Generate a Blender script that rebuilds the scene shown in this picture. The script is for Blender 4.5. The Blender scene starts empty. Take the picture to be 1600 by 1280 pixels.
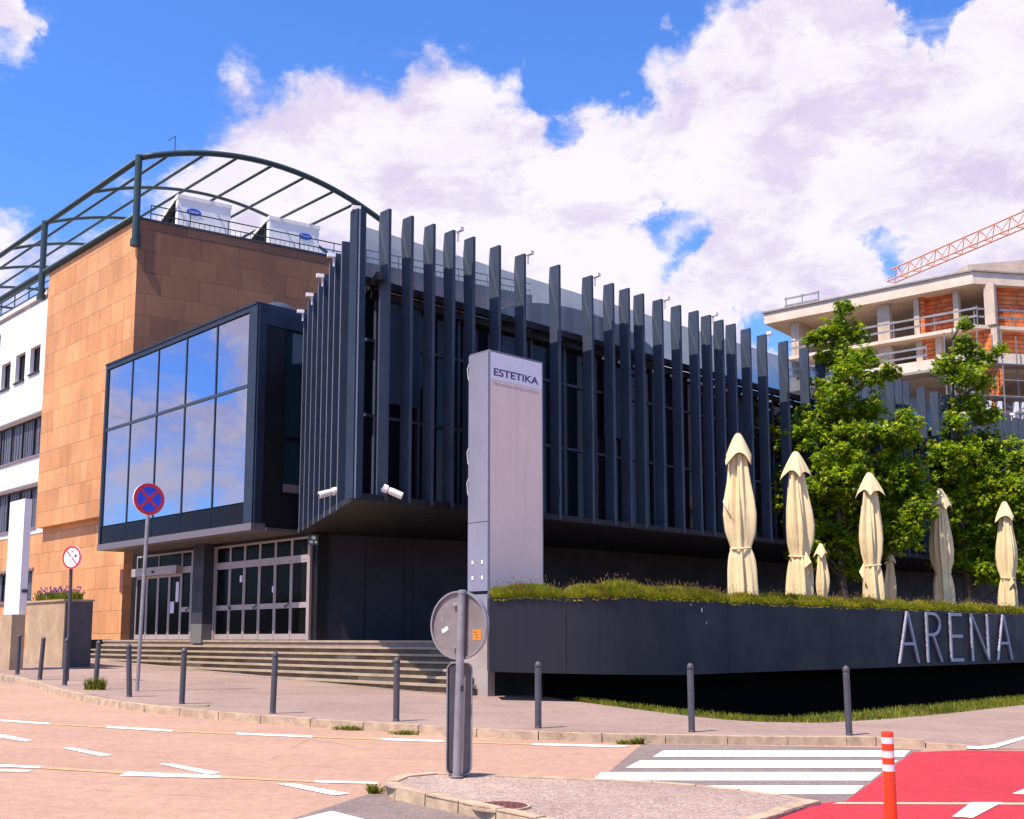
import bpy, bmesh, math, random
from mathutils import Vector, Matrix
R = math.radians
rnd = random.Random(7)
sc = bpy.context.scene
COL = sc.collection

# ------------------------------------------------------------------ camera
F_PX, CX, CY = 1719.0, 800.0, 781.0
TH = R(7.2)
CAM = Vector((0, 0, 1.6))
cd = bpy.data.cameras.new('camera')
cam = bpy.data.objects.new('camera', cd)
COL.objects.link(cam)
cam.location = CAM
cam.rotation_euler = (R(90) + TH, 0, 0)
cd.sensor_fit = 'HORIZONTAL'
cd.sensor_width = 36.0
cd.lens = 36.0 * F_PX / 1600.0
cd.shift_y = (CY - 640.0) / 1600.0
cd.clip_start = 0.1
cd.clip_end = 5000
sc.camera = cam
FW = Vector((0, math.cos(TH), math.sin(TH)))
UP = Vector((0, -math.sin(TH), math.cos(TH)))
RT = Vector((1, 0, 0))

# ------------------------------------------------------------------ light
SUN_B, SUN_E = 226.0, 60.0          # bearing and height of the sun
sun_dir = Vector((math.sin(R(SUN_B)) * math.cos(R(SUN_E)), math.cos(R(SUN_B)) * math.cos(R(SUN_E)), math.sin(R(SUN_E))))
ld = bpy.data.lights.new('sun', 'SUN')
ld.energy = 4.8
ld.angle = R(0.5)
ld.color = (1.0, 0.885, 0.76)
sun = bpy.data.objects.new('sun', ld)
COL.objects.link(sun)
sun.location = (-30, -30, 60)
sun.rotation_euler = (-sun_dir).to_track_quat('-Z', 'Y').to_euler()
sc.view_settings.view_transform = 'Standard'
sc.view_settings.look = 'None'
sc.view_settings.exposure = 0.66
sc.view_settings.gamma = 1.0
sc.render.engine = 'CYCLES'
sc.cycles.use_denoising = True
sc.cycles.max_bounces = 6
sc.cycles.transparent_max_bounces = 12


def ray(px, py):
    return FW * F_PX + RT * (px - CX) - UP * (py - CY)


def at(px, py, Y):
    d = ray(px, py)
    return CAM + d * (Y / d.y)


# ------------------------------------------------------------------ node helpers
class NT:
    def __init__(s, tree):
        s.t = tree

    def n(s, typ, **kw):
        nd = s.t.nodes.new(typ)
        for k, v in kw.items():
            setattr(nd, k, v)
        return nd

    def link(s, a, b):
        s.t.links.new(a, b)

    def val(s, sock, v):
        if hasattr(v, 'is_output'):
            s.link(v, sock)
        else:
            sock.default_value = v

    def math(s, op, a, b=None, c=None, clamp=False):
        nd = s.n('ShaderNodeMath', operation=op, use_clamp=clamp)
        s.val(nd.inputs[0], a)
        if b is not None:
            s.val(nd.inputs[1], b)
        if c is not None:
            s.val(nd.inputs[2], c)
        return nd.outputs[0]

    def vmath(s, op, a, b=None):
        nd = s.n('ShaderNodeVectorMath', operation=op)
        s.val(nd.inputs[0], a)
        if b is not None:
            s.val(nd.inputs[1], b)
        return nd.outputs['Value'] if op == 'DOT_PRODUCT' else nd.outputs[0]

    def mix(s, fac, a, b, blend='MIX'):
        nd = s.n('ShaderNodeMix', data_type='RGBA', blend_type=blend)
        s.val(nd.inputs[0], fac)
        s.val(nd.inputs[6], a)
        s.val(nd.inputs[7], b)
        return nd.outputs[2]

    def ramp(s, v, a, b, lo=0.0, hi=1.0, smooth=True):
        nd = s.n('ShaderNodeMapRange', interpolation_type='SMOOTHSTEP' if smooth else 'LINEAR', clamp=True)
        s.val(nd.inputs[0], v)
        nd.inputs[1].default_value = a
        nd.inputs[2].default_value = b
        nd.inputs[3].default_value = lo
        nd.inputs[4].default_value = hi
        return nd.outputs[0]

    def noise(s, vec, scale, detail=5, rough=0.55, dist=0.0):
        nd = s.n('ShaderNodeTexNoise')
        if vec is not None:
            s.link(vec, nd.inputs['Vector'])
        nd.inputs['Scale'].default_value = scale
        nd.inputs['Detail'].default_value = detail
        nd.inputs['Roughness'].default_value = rough
        nd.inputs['Distortion'].default_value = dist
        return nd.outputs[0]


# ------------------------------------------------------------------ sky with clouds
def make_world():
    w = bpy.data.worlds.new('World')
    sc.world = w
    w.use_nodes = True
    t = NT(w.node_tree)
    for nd in list(w.node_tree.nodes):
        w.node_tree.nodes.remove(nd)
    out = t.n('ShaderNodeOutputWorld')
    bg = t.n('ShaderNodeBackground')
    bg.inputs[1].default_value = 0.1
    t.link(bg.outputs[0], out.inputs[0])
    sky = t.n('ShaderNodeTexSky', sky_type='NISHITA')
    sky.sun_disc = False
    sky.sun_elevation = R(SUN_E)
    sky.sun_rotation = R(SUN_B)
    sky.altitude = 300
    sky.air_density = 1.0
    sky.dust_density = 0.4
    sky.ozone_density = 2.5
    hs = t.n('ShaderNodeHueSaturation')
    hs.inputs['Saturation'].default_value = 1.05
    hs.inputs['Value'].default_value = 1.25
    t.link(sky.outputs[0], hs.inputs['Color'])
    blue = t.mix(1.0, hs.outputs[0], (0.62, 0.92, 1.42, 1), 'MULTIPLY')
    tc = t.n('ShaderNodeTexCoord')
    d = t.vmath('NORMALIZE', tc.outputs['Generated'])
    # real cloud banks: direction of the middle (pixel of the photograph), angular radius, amount
    banks = [
        (700, 200, 10, 0.11), (560, 220, 9, 0.17), (760, 260, 12, 0.14), (960, 340, 11, 0.13), (400, 220, 5, 0.16), (330, 300, 6, 0.22), (470, 150, 4, .06),
        (600, 100, 3.5, 0.08), (1090, 150, 5, 0.10), (740, 130, 4, 0.08), (860, 260, 5, 0.06),
        (1150, 230, 8, 0.18), (1330, 130, 8, 0.34), (1500, 190, 9, 0.34), (1290, 10, 4, 0.34), (1600, 40, 3, 0.26), (1250, 90, 4, .12),
        (1150, 440, 7, 0.17), (1400, 300, 9, 0.26), (1000, 430, 6, 0.18), (1300, 400, 5, 0.12), (1560, 370, 4, .12), (1250, 480, 4, .1),
        (10, 60, 2.6, 0.30), (75, 115, 1.6, 0.16), (1030, 18, 0.8, 0.26), (30, 380, 4, 0.24), (200, 255, 2.0, 0.18), (110, 100, 1.2, .1), (20, 10, 1.6, .2),
        (330, 40, 8, -0.30), (150, 200, 6, -0.26), (890, 40, 5, -0.30), (700, -20, 6, -0.34), (540, -10, 5, -.30), (1062, 362, 2.4, -0.56), (1010, 330, 1.4, -.16), (1100, 390, 1.4, -.16), (230, 130, 6, -.14),
        (1470, 6, 2.6, -0.62), (1120, 480, 6, .14), (900, 470, 6, .14), (1230, 440, 4, .1), (920, 130, 3.4, -0.30), (1385, 400, 1.6, -0.56), (1195, 500, 2.0, -0.6), (860, 185, 2.0, -.16), (1000, 175, 1.8, -.16), (90, 300, 3.0, -0.14), (1050, 50, 4, -.22), (860, 170, 2, -.12), (970, 150, 1.6, -.1),
    ]
    banks = [(ray(px, py).normalized(), rad, wt) for px, py, rad, wt in banks]
    # banks to the west, which the glass box mirrors
    for bear, el, rad, wt in ((-78, 19, 8, .24), (-66, 21, 7, .16), (-90, 17, 8, .2), (-72, 9, 5, .18), (-86, 8, 6, .16), (-60, 8, 6, .2), (-76, 15, 5, .16), (-84, 14, 6, .2), (-70, 20, 6, .2), (-66, 9, 5, .16), (-72, 12, 1.6, -.3), (-80, 11, 1.6, -.3), (-64, 15, 2, -.3), (-95, 25, 9, .2)):
        banks.append((Vector((math.sin(R(bear)) * math.cos(R(el)), math.cos(R(bear)) * math.cos(R(el)), math.sin(R(el)))), rad, wt))
    wn = t.n('ShaderNodeTexNoise')
    t.link(d, wn.inputs['Vector'])
    wn.inputs['Scale'].default_value = 14
    wn.inputs['Detail'].default_value = 6
    wn.inputs['Roughness'].default_value = 0.6
    wd = t.n('ShaderNodeVectorMath', operation='MULTIPLY_ADD')
    t.link(t.vmath('SUBTRACT', wn.outputs[1], (0.5, 0.5, 0.5)), wd.inputs[0])
    wd.inputs[1].default_value = (0.13, 0.13, 0.13)
    t.link(d, wd.inputs[2])
    dB = t.vmath('NORMALIZE', wd.outputs[0])
    tot = None
    for b, rad, wt in banks:
        dt = t.vmath('DOT_PRODUCT', dB, tuple(b))
        m = t.ramp(dt, math.cos(R(rad)), 1.0, 0.0, wt)
        tot = m if tot is None else t.math('ADD', tot, m)
    # more weather round the rest of the sky (seen mirrored in the glass)
    sep = t.n('ShaderNodeSeparateXYZ')
    t.link(d, sep.inputs[0])
    st = t.n('ShaderNodeCombineXYZ')
    t.link(sep.outputs[0], st.inputs[0])
    t.link(sep.outputs[1], st.inputs[1])
    t.link(t.math('MULTIPLY', sep.outputs[2], 1.7), st.inputs[2])
    v = st.outputs[0]

    warp = t.n('ShaderNodeTexNoise')
    t.link(v, warp.inputs['Vector'])
    warp.inputs['Scale'].default_value = 2.2
    warp.inputs['Detail'].default_value = 4
    wv = t.n('ShaderNodeVectorMath', operation='MULTIPLY_ADD')
    t.link(warp.outputs[1], wv.inputs[0])
    wv.inputs[1].default_value = (0.22, 0.22, 0.10)
    t.link(v, wv.inputs[2])
    v = wv.outputs[0]

    def dens(vec, full=True):
        big = t.noise(vec, 4.2, 3, 0.5)
        fine = t.noise(vec, 11.0, 13 if full else 6, 0.66)
        a = t.math('MULTIPLY_ADD', big, 0.55, t.math('MULTIPLY', fine, 0.98))
        a = t.math('SUBTRACT', a, 0.20)
        return t.math('ADD', a, t.math('MULTIPLY', tot, 0.86))
    n0 = dens(v)
    v2 = t.vmath('ADD', v, (-0.035, -0.012, 0.06))
    n1 = dens(v2, False)
    cover = t.ramp(n0, 0.52, 0.83)
    vm = t.n('ShaderNodeMapping')
    vm.inputs['Scale'].default_value = (1.0, 1.0, 2.6)
    vm.inputs['Rotation'].default_value = (R(12), R(-18), 0)
    t.link(v, vm.inputs[0])
    veil = t.ramp(t.noise(vm.outputs[0], 9.0, 10, 0.68, 0.5), 0.46, 0.80, 0.0, 0.85)
    veil = t.math('MULTIPLY', veil, t.ramp(t.math('ADD', tot, t.math('MULTIPLY', t.noise(v, 3.0, 3), 0.5)), 0.10, 0.36))
    cover = t.math('MAXIMUM', cover, veil)
    lit = t.ramp(t.math('SUBTRACT', n0, n1), -0.17, 0.09)
    soft = t.ramp(t.noise(v, 5.0, 5, 0.55), 0.35, 0.65)
    lit = t.math('MULTIPLY_ADD', soft, 0.35, t.math('MULTIPLY', lit, 0.75), clamp=True)
    ccol = t.mix(lit, (4.7, 4.15, 5.5, 1), (6.55, 6.15, 6.5, 1))
    low = t.ramp(sep.outputs[2], -0.02, 0.10, 0.0, 1.0)
    cover = t.math('MULTIPLY', cover, t.math('MULTIPLY_ADD', low, 0.6, 0.4))
    col = t.mix(t.math('MULTIPLY', cover, 0.97), blue, ccol)
    t.link(col, bg.inputs[0])


make_world()


# ------------------------------------------------------------------ materials
def mat(name, color, rough=0.6, metal=0.0, var=0.0, vscale=3.0, bump=0.0, bscale=40.0, spec=0.5, color2=None, streak=0.0):
    m = bpy.data.materials.new(name)
    m.use_nodes = True
    t = NT(m.node_tree)
    p = m.node_tree.nodes['Principled BSDF']
    p.inputs['Roughness'].default_value = rough
    p.inputs['Metallic'].default_value = metal
    p.inputs['Specular IOR Level'].default_value = spec
    c = tuple(color) + (1,)
    geo = t.n('ShaderNodeNewGeometry')
    pos = geo.outputs['Position']
    if var > 0 or color2:
        c2 = tuple(color2) + (1,) if color2 else tuple(min(1, x * (1 - var)) for x in color) + (1,)
        f = t.ramp(t.noise(pos, vscale, 8, 0.65), 0.32, 0.68)
        out = t.mix(f, c, c2)
        if streak > 0:
            mp = t.n('ShaderNodeMapping')
            mp.inputs['Scale'].default_value = (5.0, 5.0, 0.25)
            t.link(pos, mp.inputs[0])
            g = t.ramp(t.noise(mp.outputs[0], 1.5, 6, 0.6), 0.5, 0.75, 0.0, streak)
            out = t.mix(g, out, tuple(x * 0.55 for x in color) + (1,))
        t.link(out, p.inputs['Base Color'])
        rr = t.ramp(t.noise(pos, vscale * 2.3, 4), 0.3, 0.7, max(0.02, rough - 0.08), min(1, rough + 0.1))
        t.link(rr, p.inputs['Roughness'])
    else:
        p.inputs['Base Color'].default_value = c
    if bump > 0:
        b = t.n('ShaderNodeBump')
        b.inputs['Strength'].default_value = bump
        b.inputs['Distance'].default_value = 0.02
        t.link(t.noise(pos, bscale, 4, 0.6), b.inputs['Height'])
        t.link(b.outputs[0], p.inputs['Normal'])
    return m


def wall_coords(t, u):
    geo = t.n('ShaderNodeNewGeometry')
    s = t.vmath('DOT_PRODUCT', geo.outputs['Position'], (u[0], u[1], 0))
    sep = t.n('ShaderNodeSeparateXYZ')
    t.link(geo.outputs['Position'], sep.inputs[0])
    cb = t.n('ShaderNodeCombineXYZ')
    t.link(s, cb.inputs[0])
    t.link(sep.outputs[2], cb.inputs[1])
    return cb.outputs[0], geo.outputs['Position']


def stone_mat(name, u, bw=1.15, bh=0.9, c1=(0.51, 0.22, 0.075), c2=(0.66, 0.32, 0.125)):
    m = bpy.data.materials.new(name)
    m.use_nodes = True
    t = NT(m.node_tree)
    p = m.node_tree.nodes['Principled BSDF']
    vec, pos = wall_coords(t, u)

    def brick(w, off, c1, c2):
        br = t.n('ShaderNodeTexBrick')
        br.offset = off
        br.offset_frequency = 2
        br.squash = 0.62
        br.squash_frequency = 3
        t.link(vec, br.inputs['Vector'])
        br.inputs['Color1'].default_value = c1
        br.inputs['Color2'].default_value = c2
        br.inputs['Mortar'].default_value = tuple(x * 0.35 for x in c1[:3]) + (1,)
        br.inputs['Scale'].default_value = 1.0
        br.inputs['Mortar Size'].default_value = 0.012
        br.inputs['Mortar Smooth'].default_value = 0.2
        br.inputs['Bias'].default_value = 0.0
        br.inputs['Brick Width'].default_value = w
        br.inputs['Row Height'].default_value = bh
        return br
    br = brick(bw, 0.37, c1 + (1,), c2 + (1,))
    cm = tuple(0.5 * (a_ + b_) for a_, b_ in zip(c1, c2)) + (1,)
    st = t.n('ShaderNodeMapping')
    st.inputs['Scale'].default_value = (2.2, 0.22, 1)
    t.link(vec, st.inputs[0])
    g = t.ramp(t.noise(st.outputs[0], 1.6, 5, 0.6), 0.38, 0.66, 0.0, 0.5)
    c = t.mix(g, br.outputs['Color'], cm)
    sp = t.ramp(t.noise(pos, 14, 6, 0.7), 0.3, 0.7, 0.86, 1.1)
    c = t.mix(1.0, c, sp, 'MULTIPLY')
    big = t.ramp(t.noise(pos, 0.35, 3, 0.6), 0.3, 0.7, 0.85, 1.12)
    c = t.mix(1.0, c, big, 'MULTIPLY')
    t.link(c, p.inputs['Base Color'])
    p.inputs['Roughness'].default_value = 0.62
    b = t.n('ShaderNodeBump')
    b.inputs['Strength'].default_value = 0.5
    b.inputs['Distance'].default_value = 0.02
    t.link(br.outputs['Fac'], b.inputs['Height'])
    b.invert = True
    t.link(b.outputs[0], p.inputs['Normal'])
    return m


def brick_mat(name, u):
    m = bpy.data.materials.new(name)
    m.use_nodes = True
    t = NT(m.node_tree)
    p = m.node_tree.nodes['Principled BSDF']
    vec, pos = wall_coords(t, u)
    br = t.n('ShaderNodeTexBrick')
    t.link(vec, br.inputs['Vector'])
    br.inputs['Color1'].default_value = (0.78, 0.20, 0.045, 1)
    br.inputs['Color2'].default_value = (0.66, 0.14, 0.03, 1)
    br.inputs['Mortar'].default_value = (0.20, 0.08, 0.05, 1)
    br.inputs['Scale'].default_value = 1.0
    br.inputs['Mortar Size'].default_value = 0.03
    br.inputs['Brick Width'].default_value = 2.6
    br.inputs['Row Height'].default_value = 0.28
    c = t.mix(1.0, br.outputs['Color'], t.ramp(t.noise(pos, 2.5, 5), 0.3, 0.7, 0.7, 1.2), 'MULTIPLY')
    t.link(c, p.inputs['Base Color'])
    p.inputs['Roughness'].default_value = 0.85
    return m


def leaf_mat(name, c1, c2, c3, trans=0.35):
    m = bpy.data.materials.new(name)
    m.use_nodes = True
    t = NT(m.node_tree)
    for nd in list(m.node_tree.nodes):
        m.node_tree.nodes.remove(nd)
    out = t.n('ShaderNodeOutputMaterial')
    geo = t.n('ShaderNodeNewGeometry')
    r = geo.outputs['Random Per Island']
    a = t.mix(t.ramp(r, 0.0, 0.75), c1 + (1,), c2 + (1,))
    a = t.mix(t.ramp(r, 0.88, 1.0), a, c3 + (1,))
    big = t.ramp(t.noise(geo.outputs['Position'], 1.1, 3), 0.35, 0.65, 0.72, 1.25)
    a = t.mix(1.0, a, big, 'MULTIPLY')
    df = t.n('ShaderNodeBsdfPrincipled')
    df.inputs['Roughness'].default_value = 0.45
    df.inputs['Specular IOR Level'].default_value = 0.22
    t.link(a, df.inputs['Base Color'])
    tr = t.n('ShaderNodeBsdfTranslucent')
    t.link(t.mix(1.0, a, (1.3, 1.5, 0.5, 1), 'MULTIPLY'), tr.inputs[0])
    mx = t.n('ShaderNodeMixShader')
    mx.inputs[0].default_value = trans
    t.link(df.outputs[0], mx.inputs[1])
    t.link(tr.outputs[0], mx.inputs[2])
    t.link(mx.outputs[0], out.inputs[0])
    return m


def hedge_mat():
    m = leaf_mat('lavender_mix', (0.13, 0.175, 0.012), (0.30, 0.29, 0.02), (0.36, 0.19, 0.06), 0.3)
    t = NT(m.node_tree)
    mx = [n for n in m.node_tree.nodes if n.type == 'MIX'][2]
    src = mx.outputs[2]
    geo = t.n('ShaderNodeNewGeometry')
    f1 = t.ramp(t.noise(geo.outputs['Position'], 1.3, 4, 0.6), 0.48, 0.62)
    f2 = t.ramp(t.noise(geo.outputs['Position'], 2.4, 4, 0.6), 0.54, 0.66, 0.0, 0.75)
    outs = [l.to_socket for l in m.node_tree.links if l.from_socket == src]
    a = t.mix(t.math('MULTIPLY', f1, 0.7), src, (0.42, 0.36, 0.02, 1))
    a = t.mix(f2, a, (0.26, 0.12, 0.045, 1))
    for q in outs:
        t.link(a, q)
    return m


def glass_mirror(name, col, wav=0.02, rough=0.015):
    m = bpy.data.materials.new(name)
    m.use_nodes = True
    t = NT(m.node_tree)
    p = m.node_tree.nodes['Principled BSDF']
    p.inputs['Base Color'].default_value = tuple(col) + (1,)
    p.inputs['Metallic'].default_value = 1.0
    p.inputs['Roughness'].default_value = rough
    geo = t.n('ShaderNodeNewGeometry')
    b = t.n('ShaderNodeBump')
    b.inputs['Strength'].default_value = wav
    b.inputs['Distance'].default_value = 0.3
    t.link(t.noise(geo.outputs['Position'], 0.9, 2, 0.5), b.inputs['Height'])
    t.link(b.outputs[0], p.inputs['Normal'])
    return m


def glass_clear(name, tint, opacity):
    m = bpy.data.materials.new(name)
    m.use_nodes = True
    t = NT(m.node_tree)
    p = m.node_tree.nodes['Principled BSDF']
    out = m.node_tree.nodes['Material Output']
    p.inputs['Base Color'].default_value = tuple(tint) + (1,)
    p.inputs['Roughness'].default_value = 0.05
    tr = t.n('ShaderNodeBsdfTransparent')
    tr.inputs[0].default_value = (0.8, 0.86, 0.9, 1)
    mx = t.n('ShaderNodeMixShader')
    mx.inputs[0].default_value = opacity
    t.link(tr.outputs[0], mx.inputs[1])
    t.link(p.outputs[0], mx.inputs[2])
    t.link(mx.outputs[0], out.inputs[0])
    return m


def asphalt_mat(name, c1, c2, spk=0.25, crack=0.0):
    m = bpy.data.materials.new(name)
    m.use_nodes = True
    t = NT(m.node_tree)
    p = m.node_tree.nodes['Principled BSDF']
    geo = t.n('ShaderNodeNewGeometry')
    pos = geo.outputs['Position']
    f = t.ramp(t.noise(pos, 0.45, 7, 0.62, 0.4), 0.3, 0.7)
    c = t.mix(f, c1 + (1,), c2 + (1,))
    g = t.ramp(t.noise(pos, 55, 3, 0.8), 0.3, 0.7, 1 - spk, 1 + spk)
    c = t.mix(1.0, c, g, 'MULTIPLY')
    md = t.ramp(t.noise(pos, 7.0, 6, 0.7), 0.28, 0.72, 0.86, 1.12)
    c = t.mix(1.0, c, md, 'MULTIPLY')
    gr = t.ramp(t.noise(pos, 24.0, 4, 0.8), 0.25, 0.75, 1 - spk * 0.8, 1 + spk * 0.8)
    c = t.mix(1.0, c, gr, 'MULTIPLY')
    st = t.n('ShaderNodeMapping')
    st.inputs['Scale'].default_value = (0.25, 1.6, 1)
    st.inputs['Rotation'].default_value = (0, 0, R(-6))
    t.link(pos, st.inputs[0])
    tr = t.ramp(t.noise(st.outputs[0], 1.0, 5, 0.6), 0.42, 0.72, 0.0, 0.22)
    c = t.mix(tr, c, tuple(x * 0.62 for x in c2) + (1,))
    stn = t.ramp(t.noise(pos, 1.9, 7, 0.72), 0.60, 0.76, 0.0, 0.42)
    c = t.mix(stn, c, tuple(x * 0.6 for x in c2) + (1,))
    if crack > 0:
        vo = t.n('ShaderNodeTexVoronoi', feature='DISTANCE_TO_EDGE')
        vo.inputs['Scale'].default_value = 0.33
        t.link(pos, vo.inputs['Vector'])
        ck = t.ramp(vo.outputs['Distance'], 0.0, 0.006, crack, 0.0)
        ck = t.math('MULTIPLY', ck, t.ramp(t.noise(pos, 0.6, 2), 0.5, 0.6))
        c = t.mix(ck, c, tuple(x * 0.35 for x in c2) + (1,))
    t.link(c, p.inputs['Base Color'])
    p.inputs['Roughness'].default_value = 0.9
    p.inputs['Specular IOR Level'].default_value = 0.25
    b = t.n('ShaderNodeBump')
    b.inputs['Strength'].default_value = 0.35
    b.inputs['Distance'].default_value = 0.01
    t.link(t.noise(pos, 90, 3, 0.7), b.inputs['Height'])
    t.link(b.outputs[0], p.inputs['Normal'])
    return m


def paint_mat(name, col, wear_to, wear=0.5):
    m = bpy.data.materials.new(name)
    m.use_nodes = True
    t = NT(m.node_tree)
    p = m.node_tree.nodes['Principled BSDF']
    geo = t.n('ShaderNodeNewGeometry')
    pos = geo.outputs['Position']
    w = t.ramp(t.noise(pos, 9, 8, 0.75), 0.56, 0.72, 0.0, wear)
    c = t.mix(w, col + (1,), wear_to + (1,))
    f = t.ramp(t.noise(pos, 0.8, 4), 0.3, 0.7, 0.9, 1.05)
    c = t.mix(1.0, c, f, 'MULTIPLY')
    t.link(c, p.inputs['Base Color'])
    p.inputs['Roughness'].default_value = 0.8
    return m


# ------------------------------------------------------------------ mesh helpers
class Fr:
    """vertical plane: origin, bearing of s, outward n towards the viewer"""

    def __init__(f, x, y, b):
        f.o = Vector((x, y, 0))
        f.u = Vector((math.sin(R(b)), math.cos(R(b)), 0))
        n = Vector((f.u.y, -f.u.x, 0))
        if n.dot(-f.o) < 0:
            n = -n
        f.n = n

    def p(f, s, n, z):
        return f.o + f.u * s + f.n * n + Vector((0, 0, z))

    def hit(f, px, py, n=0.0):
        d = ray(px, py)
        t = (f.o + f.n * n - CAM).dot(f.n) / d.dot(f.n)
        q = CAM + d * t
        return (q - f.o).dot(f.u), q.z


class MB:
    def __init__(s):
        s.v, s.f, s.m = [], [], []

    def poly(s, pts, mi=0):
        i = len(s.v)
        s.v += [Vector(p) for p in pts]
        s.f.append(list(range(i, i + len(pts))))
        s.m.append(mi)

    def hexa(s, c, mi=0):
        i = len(s.v)
        s.v += [Vector(p) for p in c]
        for q in ((0, 3, 2, 1), (4, 5, 6, 7), (0, 1, 5, 4), (1, 2, 6, 5), (2, 3, 7, 6), (3, 0, 4, 7)):
            s.f.append([i + k for k in q])
            s.m.append(mi)

    def box(s, F, s0, s1, n0, n1, z0, z1, mi=0):
        s.hexa([F.p(a, b, z0) for a, b in ((s0, n0), (s1, n0), (s1, n1), (s0, n1))] +
               [F.p(a, b, z1) for a, b in ((s0, n0), (s1, n0), (s1, n1), (s0, n1))], mi)

    def wbox(s, x0, x1, y0, y1, z0, z1, mi=0):
        s.hexa([(x0, y0, z0), (x1, y0, z0), (x1, y1, z0), (x0, y1, z0), (x0, y0, z1), (x1, y0, z1), (x1, y1, z1), (x0, y1, z1)], mi)

    def prism(s, pts, z0, z1, mi=0, mtop=None):
        a = [Vector((p[0], p[1], z0)) for p in pts]
        b = [Vector((p[0], p[1], z1)) for p in pts]
        s.poly(a[::-1], mi)
        s.poly(b, mi if mtop is None else mtop)
        for k in range(len(pts)):
            j = (k + 1) % len(pts)
            s.poly([a[k], a[j], b[j], b[k]], mi)

    def extr(s, pts, vec, mi=0):
        a = [Vector(p) for p in pts]
        b = [p + vec for p in a]
        s.poly(a, mi)
        s.poly(b[::-1], mi)
        for k in range(len(a)):
            j = (k + 1) % len(a)
            s.poly([a[k], a[j], b[j], b[k]], mi)

    def tube(s, path, r, seg=8, mi=0, r2=None, cap=True):
        path = [Vector(p) for p in path]
        n = len(path)
        rings = []
        pu = None
        for k, p in enumerate(path):
            d = (path[min(k + 1, n - 1)] - path[max(k - 1, 0)]).normalized()
            a = Vector((0, 0, 1)) if abs(d.z) < 0.95 else Vector((1, 0, 0))
            x = d.cross(a).normalized()
            if pu is not None and x.dot(pu) < 0:
                x = -x
            pu = x
            y = d.cross(x)
            rr = r if r2 is None else r + (r2 - r) * k / max(1, n - 1)
            i = len(s.v)
            s.v += [p + (x * math.cos(q) + y * math.sin(q)) * rr for q in [2 * math.pi * j / seg for j in range(seg)]]
            rings.append(i)
        for k in range(n - 1):
            for j in range(seg):
                j2 = (j + 1) % seg
                s.f.append([rings[k] + j, rings[k] + j2, rings[k + 1] + j2, rings[k + 1] + j])
                s.m.append(mi)
        if cap:
            s.f.append([rings[0] + j for j in range(seg)][::-1])
            s.m.append(mi)
            s.f.append([rings[-1] + j for j in range(seg)])
            s.m.append(mi)

    def bar(s, a, b, w, h, mi=0):
        """rectangular bar from a to b, w sideways, h up"""
        a, b = Vector(a), Vector(b)
        d = (b - a).normalized()
        up = Vector((0, 0, 1)) if abs(d.z) < 0.98 else Vector((0, 1, 0))
        x = d.cross(up).normalized() * (w / 2)
        y = x.cross(d).normalized() * (h / 2)
        s.hexa([a - x - y, a + x - y, a + x + y, a - x + y, b - x - y, b + x - y, b + x + y, b - x + y], mi)

    def lathe(s, prof, c, seg=16, mi=0, ax=None):
        """prof: (r, h) along ax from c"""
        c = Vector(c)
        ax = Vector((0, 0, 1)) if ax is None else Vector(ax).normalized()
        a = Vector((1, 0, 0)) if abs(ax.x) < 0.9 else Vector((0, 1, 0))
        x = ax.cross(a).normalized()
        y = ax.cross(x)
        rings = []
        for r, h in prof:
            i = len(s.v)
            s.v += [c + ax * h + (x * math.cos(q) + y * math.sin(q)) * max(r, 1e-4) for q in [2 * math.pi * j / seg for j in range(seg)]]
            rings.append(i)
        for k in range(len(prof) - 1):
            for j in range(seg):
                j2 = (j + 1) % seg
                s.f.append([rings[k] + j, rings[k] + j2, rings[k + 1] + j2, rings[k + 1] + j])
                s.m.append(mi)
        s.f.append([rings[0] + j for j in range(seg)][::-1])
        s.m.append(mi)
        s.f.append([rings[-1] + j for j in range(seg)])
        s.m.append(mi)

    def wall(s, F, s0, s1, z0, z1, holes, n=0.0, depth=0.25, mi=0):
        ss = sorted({s0, s1, *[min(max(h[0], s0), s1) for h in holes], *[min(max(h[1], s0), s1) for h in holes]})
        zz = sorted({z0, z1, *[min(max(h[2], z0), z1) for h in holes], *[min(max(h[3], z0), z1) for h in holes]})
        for a, b in zip(ss, ss[1:]):
            for c, d in zip(zz, zz[1:]):
                ms, mz = (a + b) / 2, (c + d) / 2
                if any(h[0] < ms < h[1] and h[2] < mz < h[3] for h in holes):
                    continue
                s.poly([F.p(a, n, c), F.p(b, n, c), F.p(b, n, d), F.p(a, n, d)], mi)
        for a, b, c, d in holes:
            s.poly([F.p(a, n, c), F.p(b, n, c), F.p(b, n - depth, c), F.p(a, n - depth, c)], mi)
            s.poly([F.p(a, n, d), F.p(b, n, d), F.p(b, n - depth, d), F.p(a, n - depth, d)], mi)
            s.poly([F.p(a, n, c), F.p(a, n, d), F.p(a, n - depth, d), F.p(a, n - depth, c)], mi)
            s.poly([F.p(b, n, c), F.p(b, n, d), F.p(b, n - depth, d), F.p(b, n - depth, c)], mi)


ROOT = {}


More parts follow.
